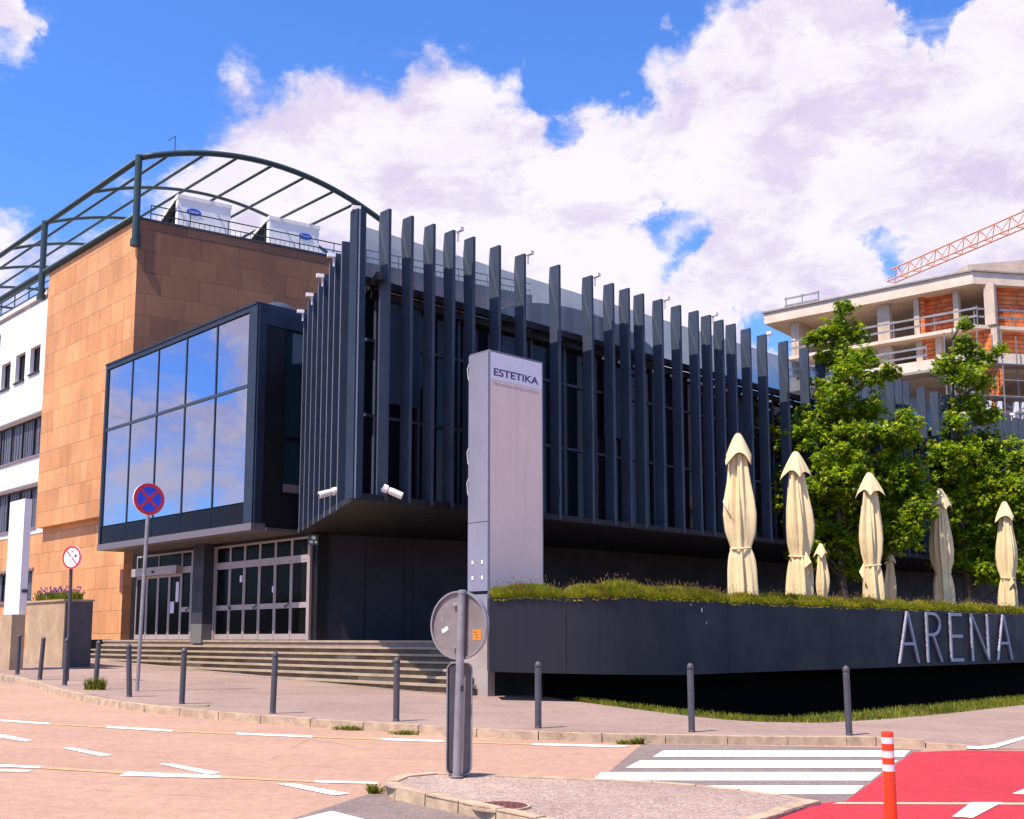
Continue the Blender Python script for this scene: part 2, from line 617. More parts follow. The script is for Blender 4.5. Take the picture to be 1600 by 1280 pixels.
def build(mb, name, mats, parent=None, smooth=False, loc=None, weld=False):
    if not isinstance(mats, (list, tuple)):
        mats = [mats]
    base = ROOT.get(parent.name, Vector()) if parent else (Vector(loc) if loc is not None else Vector())
    me = bpy.data.meshes.new(name)
    me.from_pydata([tuple(p - base) for p in mb.v], [], mb.f)
    for m in mats:
        me.materials.append(m)
    if len(mats) > 1:
        me.polygons.foreach_set('material_index', mb.m)
    if weld:
        bm = bmesh.new()
        bm.from_mesh(me)
        bmesh.ops.remove_doubles(bm, verts=bm.verts, dist=0.0005)
        bmesh.ops.recalc_face_normals(bm, faces=bm.faces)
        bm.to_mesh(me)
        bm.free()
    if smooth:
        me.polygons.foreach_set('use_smooth', [True] * len(me.polygons))
    me.update()
    o = bpy.data.objects.new(name, me)
    COL.objects.link(o)
    if parent:
        o.parent = parent
        ROOT[o.name] = base
    elif loc is not None:
        o.location = base
        ROOT[o.name] = base
    return o


def tag(o, label, cat, group=None):
    o['label'] = label
    o['category'] = cat
    if group:
        o['group'] = group
    return o


def struct(o):
    o['kind'] = 'structure'
    return o


def stuff(o, label, cat):
    tag(o, label, cat)
    o['kind'] = 'stuff'
    return o


def thing(name, label, cat, loc, group=None):
    o = bpy.data.objects.new(name, None)
    COL.objects.link(o)
    o.location = loc
    o.empty_display_size = 0.2
    ROOT[o.name] = Vector(loc)
    return tag(o, label, cat, group)


def copy_tree(o, parent=None, loc=None):
    c = o.copy()
    COL.objects.link(c)
    if parent:
        c.parent = parent
    if loc is not None:
        c.location = loc
    for ch in list(o.children):
        copy_tree(ch, c)
    return c


def text_faces(mb, txt, fn, w, h, mi=0, bold=0.0):
    """flat lettering scaled to w x h; fn(x, y) -> world point"""
    cu = bpy.data.curves.new('t', 'FONT')
    cu.body = txt
    cu.size = 1
    cu.offset = bold
    o = bpy.data.objects.new('t', cu)
    COL.objects.link(o)
    dg = bpy.context.evaluated_depsgraph_get()
    me = bpy.data.meshes.new_from_object(o.evaluated_get(dg))
    xs = [v.co.x for v in me.vertices]
    ys = [v.co.y for v in me.vertices]
    x0, x1, y0, y1 = min(xs), max(xs), min(ys), max(ys)
    i = len(mb.v)
    mb.v += [Vector(fn((v.co.x - x0) / (x1 - x0) * w, (v.co.y - y0) / (y1 - y0) * h)) for v in me.vertices]
    for p in me.polygons:
        mb.f.append([i + k for k in p.vertices])
        mb.m.append(mi)
    bpy.data.objects.remove(o)
    bpy.data.curves.remove(cu)
    bpy.data.meshes.remove(me)


# ------------------------------------------------------------------ shared materials
M = {}
M['asphalt'] = asphalt_mat('warm_asphalt', (0.44, 0.267, 0.183), (0.39, 0.237, 0.17), 0.14, 0.6)
M['dark_asphalt'] = asphalt_mat('grey_asphalt', (0.235, 0.18, 0.16), (0.19, 0.145, 0.13), 0.3)
M['pave'] = asphalt_mat('pavement_asphalt', (0.345, 0.24, 0.195), (0.27, 0.185, 0.155), 0.16)
M['island'] = asphalt_mat('island_aggregate', (0.40, 0.29, 0.235), (0.31, 0.22, 0.185), 0.55)
M['red'] = asphalt_mat('red_cycle_coating', (0.50, 0.036, 0.048), (0.40, 0.032, 0.042), 0.14)
M['white_paint'] = paint_mat('road_paint_white', (0.80, 0.77, 0.72), (0.36, 0.26, 0.21), 0.65)
M['yellow_paint'] = paint_mat('road_paint_yellow', (0.56, 0.33, 0.15), (0.40, 0.25, 0.18), 0.95)
M['cream_paint'] = paint_mat('road_paint_cream', (0.62, 0.42, 0.30), (0.34, 0.2, 0.15), 0.5)
M['kerb'] = mat('kerb_stone', (0.52, 0.38, 0.24), 0.85, var=0.4, vscale=5, bump=0.4, color2=(0.33, 0.23, 0.16))
M['earth'] = mat('earth', (0.20, 0.15, 0.11), 0.95, var=0.4, vscale=1.5)
M['turf'] = mat('turf', (0.06, 0.085, 0.014), 0.95, color2=(0.16, 0.13, 0.04), vscale=3, bump=0.6)
M['anth'] = mat('anthracite_metal', (0.052, 0.068, 0.098), 0.55, var=0.2, vscale=1.2, spec=0.15, streak=0.2)
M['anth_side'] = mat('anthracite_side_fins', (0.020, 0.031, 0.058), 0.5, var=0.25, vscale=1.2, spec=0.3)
M['anth_edge'] = mat('anthracite_edge', (0.19, 0.20, 0.25), 0.4, var=0.15, vscale=2)
M['anth_dark'] = mat('black_cladding', (0.010, 0.010, 0.013), 0.55, var=0.3, vscale=0.8, spec=0.3)
M['anth_wall'] = mat('dark_wall_cladding', (0.040, 0.040, 0.055), 0.6, var=0.3, vscale=0.7, spec=0.3, streak=0.3)
M['planter'] = mat('planter_metal', (0.022, 0.021, 0.029), 0.55, var=0.07, vscale=0.5, spec=0.25, streak=0.35)
M['dark_glass'] = mat('dark_glass', (0.006, 0.007, 0.010), 0.08, spec=0.22)
M['mirror'] = glass_mirror('mirror_glass', (0.42, 0.43, 0.53), 0.005)
M['spandrel'] = mat('spandrel_glass', (0.010, 0.010, 0.016), 0.08, spec=0.03)
M['parapet'] = glass_clear('parapet_glass', (0.34, 0.38, 0.43), 0.42)
M['door_glass'] = mat('door_glass', (0.007, 0.008, 0.008), 0.12, spec=0.02)
M['door_frame'] = mat('champagne_aluminium', (0.40, 0.32, 0.30), 0.45, metal=0.2, var=0.1)
M['steel_green'] = mat('green_black_steel', (0.018, 0.045, 0.048), 0.5, var=0.2)
M['white_wall'] = mat('white_render', (0.80, 0.76, 0.74), 0.85, var=0.07, vscale=0.8, streak=0.12)
M['white'] = mat('white_plastic', (0.78, 0.75, 0.74), 0.5, var=0.06, vscale=2)
M['ac'] = mat('ac_casing', (0.84, 0.81, 0.80), 0.55, var=0.12, vscale=2.5)
M['black'] = mat('black_plastic', (0.012, 0.012, 0.014), 0.5)
M['coil'] = mat('coil_black', (0.006, 0.006, 0.007), 0.95, spec=0.05)
M['blue_logo'] = mat('blue_badge', (0.02, 0.08, 0.5), 0.5)
M['blind'] = mat('grey_blinds', (0.10, 0.10, 0.13), 0.5, var=0.3, vscale=4)
M['bollard'] = mat('bollard_paint', (0.066, 0.062, 0.075), 0.5, var=0.25, vscale=6)
M['galv'] = mat('galvanised_steel', (0.33, 0.30, 0.30), 0.5, metal=0.5, var=0.25, vscale=5)
M['galv_dark'] = mat('grey_sign_back', (0.25, 0.205, 0.195), 0.55, metal=0.2, var=0.25, vscale=4)
M['sign_red'] = mat('sign_red', (0.55, 0.008, 0.02), 0.4, var=0.05)
M['sign_blue'] = mat('sign_blue', (0.01, 0.06, 0.62), 0.4, var=0.05)
M['sign_white'] = mat('sign_white', (0.82, 0.80, 0.80), 0.4, var=0.04)
M['orange_post'] = mat('orange_plastic', (0.80, 0.045, 0.008), 0.35, var=0.1, vscale=8)
M['post_white'] = mat('reflective_white', (0.75, 0.66, 0.66), 0.4, var=0.1)
M['orange_tag'] = mat('orange_sticker', (0.75, 0.22, 0.01), 0.5, var=0.2, vscale=30)
M['concrete'] = mat('concrete', (0.60, 0.47, 0.36), 0.9, var=0.25, vscale=1.0, bump=0.3, streak=0.3)
M['pale_conc'] = mat('pale_concrete', (0.72, 0.58, 0.45), 0.9, var=0.2, vscale=0.8)
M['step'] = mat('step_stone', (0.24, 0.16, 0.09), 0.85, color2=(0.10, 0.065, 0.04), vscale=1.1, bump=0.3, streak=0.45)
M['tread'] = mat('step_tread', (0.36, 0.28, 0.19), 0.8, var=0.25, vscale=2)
M['beige_wall'] = mat('beige_low_wall', (0.47, 0.33, 0.20), 0.85, var=0.3, vscale=1.5, streak=0.3)
M['totem_face'] = mat('totem_panel', (0.90, 0.655, 0.53), 0.7, var=0.06, vscale=0.9, streak=0.25)
M['totem_side'] = mat('totem_side', (0.225, 0.225, 0.30), 0.55, var=0.1, vscale=1.0, streak=0.12)
M['totem_head'] = mat('totem_head', (0.80, 0.74, 0.76), 0.6, var=0.05)
M['purple'] = mat('purple_letters', (0.055, 0.03, 0.13), 0.5)
M['grey_text'] = mat('grey_letters', (0.42, 0.41, 0.46), 0.6)
M['letter'] = mat('steel_letters', (0.36, 0.345, 0.41), 0.5, metal=0.1, var=0.04, vscale=3)
M['cloth'] = mat('cream_cloth', (0.74, 0.58, 0.32), 0.85, var=0.12, vscale=2.5, bump=0.15, bscale=6)
M['rust'] = mat('rusty_iron', (0.16, 0.045, 0.04), 0.8, var=0.4, vscale=9)
M['bark'] = mat('bark', (0.09, 0.065, 0.045), 0.95, var=0.4, vscale=6, bump=0.6)
M['crane'] = mat('crane_orange', (0.80, 0.36, 0.22), 0.5, var=0.15)
M['plinth'] = mat('plinth_stone', (0.36, 0.30, 0.275), 0.85, var=0.2, vscale=2, streak=0.2)
M['dark_end'] = mat('dark_render', (0.10, 0.09, 0.095), 0.85, var=0.2)
M['ply'] = mat('formwork', (0.35, 0.30, 0.25), 0.9, var=0.3)
M['scaf'] = mat('scaffold_steel', (0.30, 0.28, 0.28), 0.5, metal=0.4, var=0.3)
M['teal'] = mat('teal_glass', (0.10, 0.32, 0.40), 0.12, spec=0.8)
M['soil'] = mat('soil', (0.05, 0.035, 0.025), 0.95, var=0.4)
M['paper'] = mat('paper_notice', (0.70, 0.66, 0.74), 0.8)
M['leaf'] = leaf_mat('leaves', (0.055, 0.12, 0.004), (0.23, 0.30, 0.006), (0.52, 0.46, 0.02), 0.42)
M['lav'] = leaf_mat('lavender_leaves', (0.15, 0.19, 0.012), (0.36, 0.31, 0.02), (0.36, 0.17, 0.06), 0.3)
M['lav'] = hedge_mat()
M['grass'] = leaf_mat('grass_blades', (0.085, 0.12, 0.010), (0.20, 0.20, 0.015), (0.38, 0.28, 0.07), 0.3)
M['violet'] = leaf_mat('violet_petals', (0.20, 0.07, 0.30), (0.30, 0.10, 0.40), (0.16, 0.05, 0.3), 0.3)
M['flower'] = leaf_mat('flower_spikes', (0.20, 0.10, 0.06), (0.26, 0.17, 0.06), (0.17, 0.07, 0.20), 0.3)

# ------------------------------------------------------------------ ground planes
GB, GC = -0.025, 0.012


def zs(x, y):                       # top of the pavement
    return 0.15 + GB * (x - 0.42) + GC * (y - 17.9)


def ground(px, py, dz=0.0):
    d = ray(px, py)
    # CAM.z + t d.z = 0.15+dz + GB (t d.x - .42) + GC (t d.y - 17.9)
    k = 0.15 + dz - GB * 0.42 - GC * 17.9
    t = (k - CAM.z) / (d.z - GB * d.x - GC * d.y)
    return CAM + d * t


ROAD = -0.13


def sheet(pts, name, m, dz):
    mb = MB()
    mb.poly([Vector((p[0], p[1], zs(p[0], p[1]) + dz)) for p in pts])
    o = build(mb, name, m)
    return struct(o)


# far ground, flat beyond the site, reaching the horizon
mb = MB()
gx = [-1500, -400, -90, -45, -20, -2, 20, 45, 90, 400, 1500]
gy = [-600, -150, -60, -25, 0, 22.6, 50, 85, 130, 400, 1800]


def zg(x, y):
    return zs(max(-45, min(45, x)), max(-25, min(85, y))) - 0.28


for a, b in zip(gx, gx[1:]):
    for c, d in zip(gy, gy[1:]):
        if -2 <= a and b <= 45 and 22.6 <= c and d <= 50:
            continue
        mb.poly([(a, c, zg(a, c)), (b, c, zg(b, c)), (b, d, zg(b, d)), (a, d, zg(a, d))])
struct(build(mb, 'ground', M['earth']))
# low wooded hills all round, far off
mb = MB()
hr = random.Random(5)
NH = 90
hp = []
for k in range(NH):
    a = 2 * math.pi * k / NH
    rad = 620 + 60 * math.sin(3 * a)
    hp.append((Vector((rad * math.sin(a), rad * math.cos(a), 0)), 16 + 10 * math.sin(5 * a + 1) + 6 * math.sin(11 * a) + hr.uniform(0, 5)))
for k in range(NH):
    (p, h), (q, g_) = hp[k], hp[(k + 1) % NH]
    mb.poly([p + Vector((0, 0, -8)), q + Vector((0, 0, -8)), q * 1.08 + Vector((0, 0, g_ * .7)), p * 1.08 + Vector((0, 0, h * .7))])
    mb.poly([p * 1.08 + Vector((0, 0, h * .7)), q * 1.08 + Vector((0, 0, g_ * .7)), q * 1.25 + Vector((0, 0, g_)), p * 1.25 + Vector((0, 0, h))])
    mb.poly([p * 1.25 + Vector((0, 0, h)), q * 1.25 + Vector((0, 0, g_)), q * 1.6 + Vector((0, 0, -8)), p * 1.6 + Vector((0, 0, -8))])
struct(build(mb, 'hills', mat('wooded_hills', (0.05, 0.075, 0.035), 0.95, color2=(0.03, 0.05, 0.02), vscale=0.03, spec=0.0), smooth=True))

kerb_px = [(-120, 1040), (0, 1054.7), (52, 1066), (103, 1081), (206, 1100), (322, 1111.5), (400, 1118.5), (500, 1125), (599, 1131), (737, 1139), (895, 1146), (1000, 1148.5), (1100, 1150.5), (1369, 1153)]
kerb = [ground(x, y) for x, y in kerb_px]
k0 = kerb[0] + (kerb[0] - kerb[1]).normalized() * 25
kerb = [k0] + kerb
# road sheet
sheet([(-46, -26), (46, -26), (46, 25), (24, 25), (12, 19), (4, 20), (-8, 24), (-46, 60)], 'road', M['asphalt'], ROAD)
# pavement: from the kerb back to the buildings
kr = kerb[-1]
kw = [Vector((p.x, p.y, 0)) for p in kerb]
# inner line of the kerb stones
inn = []
for i, p in enumerate(kw):
    d = (kw[min(i + 1, len(kw) - 1)] - kw[max(i - 1, 0)]).normalized()
    n = Vector((-d.y, d.x, 0))
    inn.append(p + n * 0.16)
far_r = ground(2150, 1118)
VERGE_PX = [(900, 1096), (975, 1106), (1060, 1117), (1130, 1124.5), (1200, 1128.5), (1290, 1129.5), (1400, 1122.5), (1500, 1113), (1600, 1101.5), (1760, 1085), (2100, 1062)]
vgv = [Vector((p.x, p.y, 0)) for p in [ground(x, y) for x, y in VERGE_PX]]
bl_ = [ground(x, y) for x, y in ((850, 1088), (800, 1082.5), (770, 1080))]
sheet([(p.x, p.y) for p in inn] + [(far_r.x, far_r.y)] + [(p.x, p.y) for p in vgv[::-1]] + [(p.x, p.y) for p in bl_] +
      [(0.2, 29.5), (-6, 34.5), (-25, 54), (-50, 70), (-50, k0.y)], 'pavement', M['pave'], 0.0)


def arc_pts(line, step):
    """resample a polyline every step metres"""
    out, acc = [line[0].copy()], 0.0
    for a, b in zip(line, line[1:]):
        L = (b - a).length
        t = step - acc
        while t <= L:
            out.append(a + (b - a) * (t / L))
            t += step
        acc = L - (t - step)
    if (out[-1] - line[-1]).length > step * 0.3:
        out.append(line[-1].copy())
    return out


def smooth_line(pts, n=6):
    out = []
    for i in range(len(pts) - 1):
        p0, p1, p2, p3 = pts[max(0, i - 1)], pts[i], pts[i + 1], pts[min(len(pts) - 1, i + 2)]
        for k in range(n):
            t = k / n
            out.append(0.5 * ((2 * p1) + (p2 - p0) * t + (2 * p0 - 5 * p1 + 4 * p2 - p3) * t * t + (3 * p1 - p0 - 3 * p2 + p3) * t ** 3))
    out.append(pts[-1].copy())
    return out


def kerb_stones(line, step, width, name, drop=None, m=None, side=1, dzf=None):
    mb = MB()
    pts = arc_pts(line, step)
    N = len(pts)
    for i in range(N - 1):
        a, b = pts[i], pts[i + 1]
        da = (pts[i + 1] - pts[max(0, i - 1)]).normalized()
        db = (pts[min(N - 1, i + 2)] - pts[i]).normalized()
        g = (b - a).normalized() * 0.008
        na, nb = Vector((-da.y, da.x, 0)) * width * side, Vector((-db.y, db.x, 0)) * width * side
        a2, b2 = a + g, b - g
        j = rnd.uniform(-0.006, 0.006)
        tp = 0.006 + j
        lo = -0.2
        c = []
        for q in (a2, b2, b2 + nb, a2 + na):
            c.append(Vector((q.x, q.y, zs(q.x, q.y) + lo)))
        for q, e in ((a2, na), (b2, nb), (b2 + nb, None), (a2 + na, None)):
            q2 = q + (e * 0.06 if e is not None else Vector())
            c.append(Vector((q2.x, q2.y, zs(q2.x, q2.y) + tp - (drop(i / (N - 1)) if drop else 0) + (dzf(q2.x) if dzf else 0))))
        mb.hexa(c)
    return struct(build(mb, name, m or M['kerb']))


kerb_stones(smooth_line(kw[1:], 5), 1.0, 0.17, 'kerb')
# the kerb sinks to the road where the cycle crossing starts
e0 = ground(1369, 1153)
e1 = ground(1512, 1172.5, ROAD)
dr = [Vector((e0.x, e0.y, 0)), Vector((e1.x, e1.y, 0))]
kerb_stones(dr, 0.75, 0.17, 'dropped_kerb', drop=lambda t: 0.118 * t)
er = ground(2150, 1172, ROAD)
mb = MB()
A0 = inn[-1]
pts_t, pts_b = [], []
for k in range(7):
    t = k / 6
    q = A0.lerp(Vector((far_r.x, far_r.y, 0)), t)
    pts_t.append(Vector((q.x, q.y, zs(q.x, q.y) + 0.001)))
q0 = Vector((e0.x, e0.y, 0)) + Vector((0.1, 0.1, 0))
low = [Vector((q0.x, q0.y, zs(q0.x, q0.y))), Vector((e1.x + .05, e1.y + 0.12, zs(e1.x, e1.y) + ROAD + 0.006)), Vector((er.x, er.y, zs(er.x, er.y) + ROAD + 0.006))]
mb.poly(low + pts_t[::-1])
struct(build(mb, 'ramp', M['pave']))
from mathutils.bvhtree import BVHTree
RAMP = BVHTree.FromPolygons(mb.v, mb.f)

# light edging strip between pavement and steps is added with the steps


def mark(px, name, m, dz=0.004, base=ROAD):
    pts = [ground(x, y, base) for x, y in px]
    return sheet([(p.x, p.y) for p in pts], name, m, base + dz)


# dark asphalt of the crossing, and at the bottom left
mark([(1003, 1163), (938, 1217), (870, 1290), (1330, 1290), (1440, 1172), (1368, 1168)], 'asphalt_patch', M['dark_asphalt'], 0.003)
mark([(585, 1238), (440, 1285), (840, 1300), (720, 1262), (640, 1240)], 'asphalt_patch', M['dark_asphalt'], 0.003)
# red cycle crossing
mark([(1426, 1176), (1505, 1173), (1760, 1176), (1900, 1400), (1000, 1400), (1182, 1282), (1278, 1256), (1322, 1252)], 'cycle_crossing', M['red'], 0.006)
mark([(1310, 1255), (1800, 1256.5), (1800, 1259.5), (1300, 1257.8)], 'road_marking', M['cream_paint'], 0.011)
mark([(1518, 1255.5), (1566, 1255.5), (1520, 1280), (1488, 1278)], 'road_marking', M['white_paint'], 0.014)
mark([(1582, 1241.5), (1612, 1229), (1640, 1229), (1622, 1243.5)], 'road_marking', M['white_paint'], 0.011)
mb = MB()
pp = []
for x, y in [(1500, 1166), (1530, 1167), (1552, 1164.5), (1600, 1151), (1640, 1141), (1640, 1145.5), (1600, 1155.5), (1556, 1169), (1530, 1171.5), (1505, 1170)]:
    h_ = RAMP.ray_cast(CAM, ray(x, y).normalized())[0]
    if h_ is None:
        h_ = ground(x, y, ROAD + .01)
    pp.append(h_ + Vector((0, 0, .008)))
for i in range(4):
    mb.poly([pp[i], pp[i + 1], pp[8 - i], pp[9 - i]])
struct(build(mb, 'road_marking', M['white_paint']))
# zebra
zeb = MB()
for y0, y1, xl0, xl1, xr0, xr1 in ((1173.5, 1183.5, 1036, 1020, 1422, 1412), (1189, 1200.5, 1000, 978, 1403, 1390), (1207.5, 1220.5, 940, 925, 1378, 1361), (1228.5, 1242, 1050, 1120, 1350, 1334)):
    pts = [ground(x, y, ROAD) for x, y in ((xl1, y1), (xr1, y1), (xr0, y0), (xl0, y0))]
    zeb.poly([Vector((p.x, p.y, zs(p.x, p.y) + ROAD + 0.008)) for p in pts])
struct(build(zeb, 'zebra_crossing', M['white_paint']))
# lane dashes
dash = [
    [(-40, 1122.5), (77, 1130.3), (77, 1132.8), (-40, 1125)], [(166, 1135), (269, 1141), (269, 1144), (166, 1138)],
    [(369, 1145.6), (488, 1150.2), (488, 1153.2), (369, 1148.4)], [(597, 1154.3), (692, 1157.2), (692, 1160.2), (597, 1157.2)],
    [(831, 1162), (985, 1166), (968, 1168.6), (831, 1165)],
    [(-20, 1146), (8, 1149), (50, 1157.5), (40, 1159.5), (-20, 1150)], [(97, 1170), (112, 1169), (176, 1180.5), (160, 1182.8)],
    [(248, 1194.6), (268, 1194), (346, 1208.8), (325, 1211)], [(432, 1225.5), (456, 1225), (547, 1241), (522, 1244)],
    [(-40, 1193.5), (66, 1198.4), (60, 1201.6), (-40, 1197)], [(-40, 1202.5), (50, 1204.3), (44, 1207), (-40, 1206)],
    [(200, 1206.6), (346, 1212.6), (344, 1217), (186, 1213)], [(492, 1220.4), (590, 1223), (590, 1226), (492, 1223.6)],
    [(455, 1284), (518, 1268.5), (568, 1281), (560, 1300)],
]
for q in dash:
    mark(q, 'road_marking', M['white_paint'], 0.008)
for q in ([(77, 1130.6), (166, 1135.3), (166, 1137.6), (77, 1132.6)], [(269, 1141.2), (369, 1146), (369, 1148), (269, 1143.6)],
          [(488, 1150.6), (597, 1154.8), (597, 1156.8), (488, 1152.8)], [(692, 1157.6), (831, 1162.4), (831, 1164.4), (692, 1159.8)],
          [(66, 1198.8), (197, 1206.6), (192, 1209.6), (62, 1201.4)], [(346, 1213), (492, 1220.8), (492, 1223.2), (345, 1216.6)]):
    mark(q, 'faded_line', M['yellow_paint'], 0.006)

# traffic island
isl_px = [(1284, 1252.5), (1225, 1242), (1147, 1231.5), (1075, 1225), (1000, 1220), (925, 1216.5), (812, 1212), (740, 1208), (690, 1206.5), (650, 1208), (620, 1212), (602, 1218.5), (598, 1226), (612, 1231), (636, 1234), (668, 1242.5), (726, 1255.5), (831, 1277.5), (960, 1306), (1060, 1325), (1130, 1300), (1200, 1277), (1262, 1258)]


def isl_dz(x):
    t = min(1, max(0, (x - ISL0) / (ISL1 - ISL0)))
    return -0.012 - 0.085 * t


ISL0, ISL1 = ground(690, 1206, -.01).x, ground(1240, 1246, -.09).x
isl = []
for x, y in isl_px:
    d_ = -0.05
    for _ in range(4):
        q_ = ground(x, y, d_)
        d_ = isl_dz(q_.x)
    isl.append(q_)
islv = [Vector((p.x, p.y, 0)) for p in isl]
mb = MB()
mb.poly([Vector((p.x, p.y, zs(p.x, p.y) + isl_dz(p.x) - .004)) for p in islv])
struct(build(mb, 'traffic_island', M['island']))
loop = smooth_line(islv + [islv[0]], 4)
kerb_stones(loop, 0.5, 0.15, 'island_kerb', m=M['kerb'], side=1, dzf=isl_dz)

# ------------------------------------------------------------------ plan of the buildings
COS = math.cos(TH)


def plan(px, Y):                    # plan position of a pixel column at the horizon
    return (px - CX) / F_PX * Y * COS, Y


BR, BL, BW = 46.6, -43.8, -19.4
FR_ = Fr(*plan(550, 25.3), BR)      # long louvre front
FL_ = Fr(*plan(550, 25.3), BW)      # short louvre side
FB = Fr(*plan(390, 33.0), BL)       # glass box front
FD = Fr(*plan(487, 33.7), BL)       # entrance wall line, also stone and white wall
FK = Fr(*plan(487, 33.7), 58.0)     # dark wall under the louvres
ZB = FR_.hit(550, 778)[1]           # underside of the louvre box
Z_PLAT = 1.55
ZT = FR_.hit(640, 345.5, -0.3)[1]   # top of the fins
print('ZB', ZB, 'ZT', ZT, [round(FR_.hit(x, 332 + .331 * (x - 600), -.3)[1], 2) for x in (640, 800, 1000, 1228)])

# ------------------------------------------------------------------ louvre building
lo = FR_.p(8, -6, Z_PLAT)
louvre = thing('louvre_building', 'dark blue grey building of tall vertical metal fins overhanging on a black soffit', 'building', lo)
fin_px = [597, 632, 666, 697, 728, 768, 807, 861, 912, 945, 969.5, 992, 1021.5, 1050, 1077.5, 1097, 1116.5, 1135.6, 1159, 1184, 1217.5, 1250, 1275, 1302, 1331, 1360, 1384, 1397, 1409, 1433.5, 1454, 1471, 1488, 1513, 1540, 1554.5, 1567, 1579, 1590, 1600]
fin_s = [FR_.hit(x, 332 + .331 * (x - 600), -0.34)[0] for x in fin_px]
fin_s += [fin_s[-1] + 1.0 + 1.05 * k for k in range(6)]
S_END = fin_s[-1] + 1.5
FIN_D, FIN_T = 0.36, 0.085


def make_fin(F, s, zb, zt, d=FIN_D, t=FIN_T, bulge=0.045):
    """a plate on edge; near its head the near side is creased along a slanting line"""
    mb = MB()
    h = t / 2
    ni, no = -d, 0.0
    za, zc = zt - 0.42, zt - 1.62
    TL, TR = F.p(s - h, ni, zt), F.p(s - h, no, zt)
    LA = F.p(s - h - bulge, ni + .01, za)
    LC, RC = F.p(s - h, ni, zc - .25), F.p(s - h, no, zc)
    BL_, BR_ = F.p(s - h, ni, zb), F.p(s - h, no, zb)
    mb.poly([TL, TR, RC])
    mb.poly([TL, RC, LA])
    mb.poly([LA, RC, LC])
    mb.poly([LC, RC, BR_, BL_])
    # far side, front, back and ends
    q = [F.p(s + h, ni, zb), F.p(s + h, no, zb), F.p(s + h, no, zt), F.p(s + h, ni, zt)]
    mb.poly(q)
    mb.poly([BR_, q[1], q[2], TR, RC])
    mb.poly([BL_, q[0], q[3], TL, LA, LC])
    mb.poly([TL, TR, q[2], q[3]])
    mb.poly([BL_, BR_, q[1], q[0]])
    return mb


for s in fin_s:
    build(make_fin(FR_, s, ZB + 0.02, ZT + rnd.uniform(-.02, .02)), 'louvre_fin', M['anth'], louvre)
# side fins
SW = FL_.hit(459, 820)[0]
side_s = [FL_.hit(x, 550)[0] for x in (462.5, 467.7, 473.2, 479.6, 487, 495, 503, 511.8, 520.3, 530.5)]
for s in side_s:
    mb = MB()
    mb.box(FL_, s - 0.03, s + 0.03, -0.42, -0.012, ZB + 0.02, ZT - 0.25, 0)
    mb.box(FL_, s - 0.032, s + 0.032, -0.012, 0.0, ZB - 0.03, ZT - 0.25, 1)  # sunlit sheen of the front edge is put into this paler colour
    build(mb, 'side_fin', [M['anth_side'], M['anth_edge']], louvre)
mb = MB()
mb.box(FR_, -0.06, 0.20, -0.30, 0.0, ZB, ZT - 0.25, 0)
mb.box(FL_, -0.02, 0.26, -0.02, 0.012, ZB, ZT - 0.26, 1)  # paler face paints in the sheen of the sunny side
build(mb, 'corner_post', [M['anth_side'], M['anth_edge']], louvre)
SL = SW + 0.5
# soffit slab
far = S_END + 1
sof = [FR_.p(0.02, -0.02, 0), FR_.p(far, -0.02, 0), FR_.p(far, -14, 0), FL_.p(SL + 8, -1.0, 0), FL_.p(SL, -0.02, 0)]
mb = MB()
mb.prism(sof, ZB - 0.02, ZB + 0.14, 0)
build(mb, 'soffit', M['anth_dark'], louvre)
# body behind the fins: dark glazing with mullions, on both faces
ZG = ZT - 1.75
mb = MB()
mb.poly([FR_.p(0.9, -0.95, ZB), FR_.p(far, -0.95, ZB), FR_.p(far, -0.95, ZG), FR_.p(0.9, -0.95, ZG)])
mb.poly([FL_.p(0.7, -0.75, ZB), FL_.p(SL, -0.75, ZB), FL_.p(SL, -0.75, ZG), FL_.p(0.7, -0.75, ZG)])
build(mb, 'glazing', M['dark_glass'], louvre)
mb = MB()
s = 1.2
while s < far:
    mb.box(FR_, s - 0.04, s + 0.04, -0.95, -0.86, ZB + 0.05, ZG, 0)
    s += 1.35
for z in (ZB + 2.2, ZB + 4.1):
    mb.box(FR_, 0.9, far, -0.948, -0.88, z, z + 0.07, 0)
build(mb, 'mullions', M['anth'], louvre)
# blue grey solid panels inside, seen here and there
mb = MB()
for a, b, z0, z1 in ((1.5, 2.5, ZB + 2.6, ZG - .3), (5.4, 6.4, ZB + 3.0, ZG - .4), (9.6, 10.6, ZB + 2.8, ZG - .5), (16.5, 17.4, ZB + 2, ZG - .6)):
    mb = MB()
    mb.box(FR_, a, b, -0.86, -0.80, z0, z1)
    build(mb, 'inner_panel', M['anth_side'], louvre)
# head beam
mb = MB()
mb.box(FR_, 0.2, far, -0.62, -0.44, ZG - 0.12, ZG + 0.06)
mb.box(FL_, 0.2, SL, -0.62, -0.47, ZG - 0.12, ZG + 0.06)
build(mb, 'head_beam', M['anth_dark'], louvre)
# glass screen above the beam
mb = MB()
ZP = ZT - 0.38
s = 0.25
while s < far:
    mb.box(FR_, s, min(far, s + 1.46), -0.60, -0.58, ZG + 0.06, ZP)
    s += 1.48
build(mb, 'glass_screen', M['parapet'], louvre)
# roof and back walls
roof = [FR_.p(0.9, -0.7, 0), FR_.p(far, -0.7, 0), FR_.p(far, -14, 0), FL_.p(SL + 8, -1.0, 0), FL_.p(SL, -0.7, 0)]
mb = MB()
mb.prism(roof, ZG - 0.3, ZG - 0.1, 0)
mb.poly([FR_.p(far, -0.95, ZB), FR_.p(far, -14, ZB), FR_.p(far, -14, ZG), FR_.p(far, -0.95, ZG)])
build(mb, 'roof', M['anth_dark'], louvre)
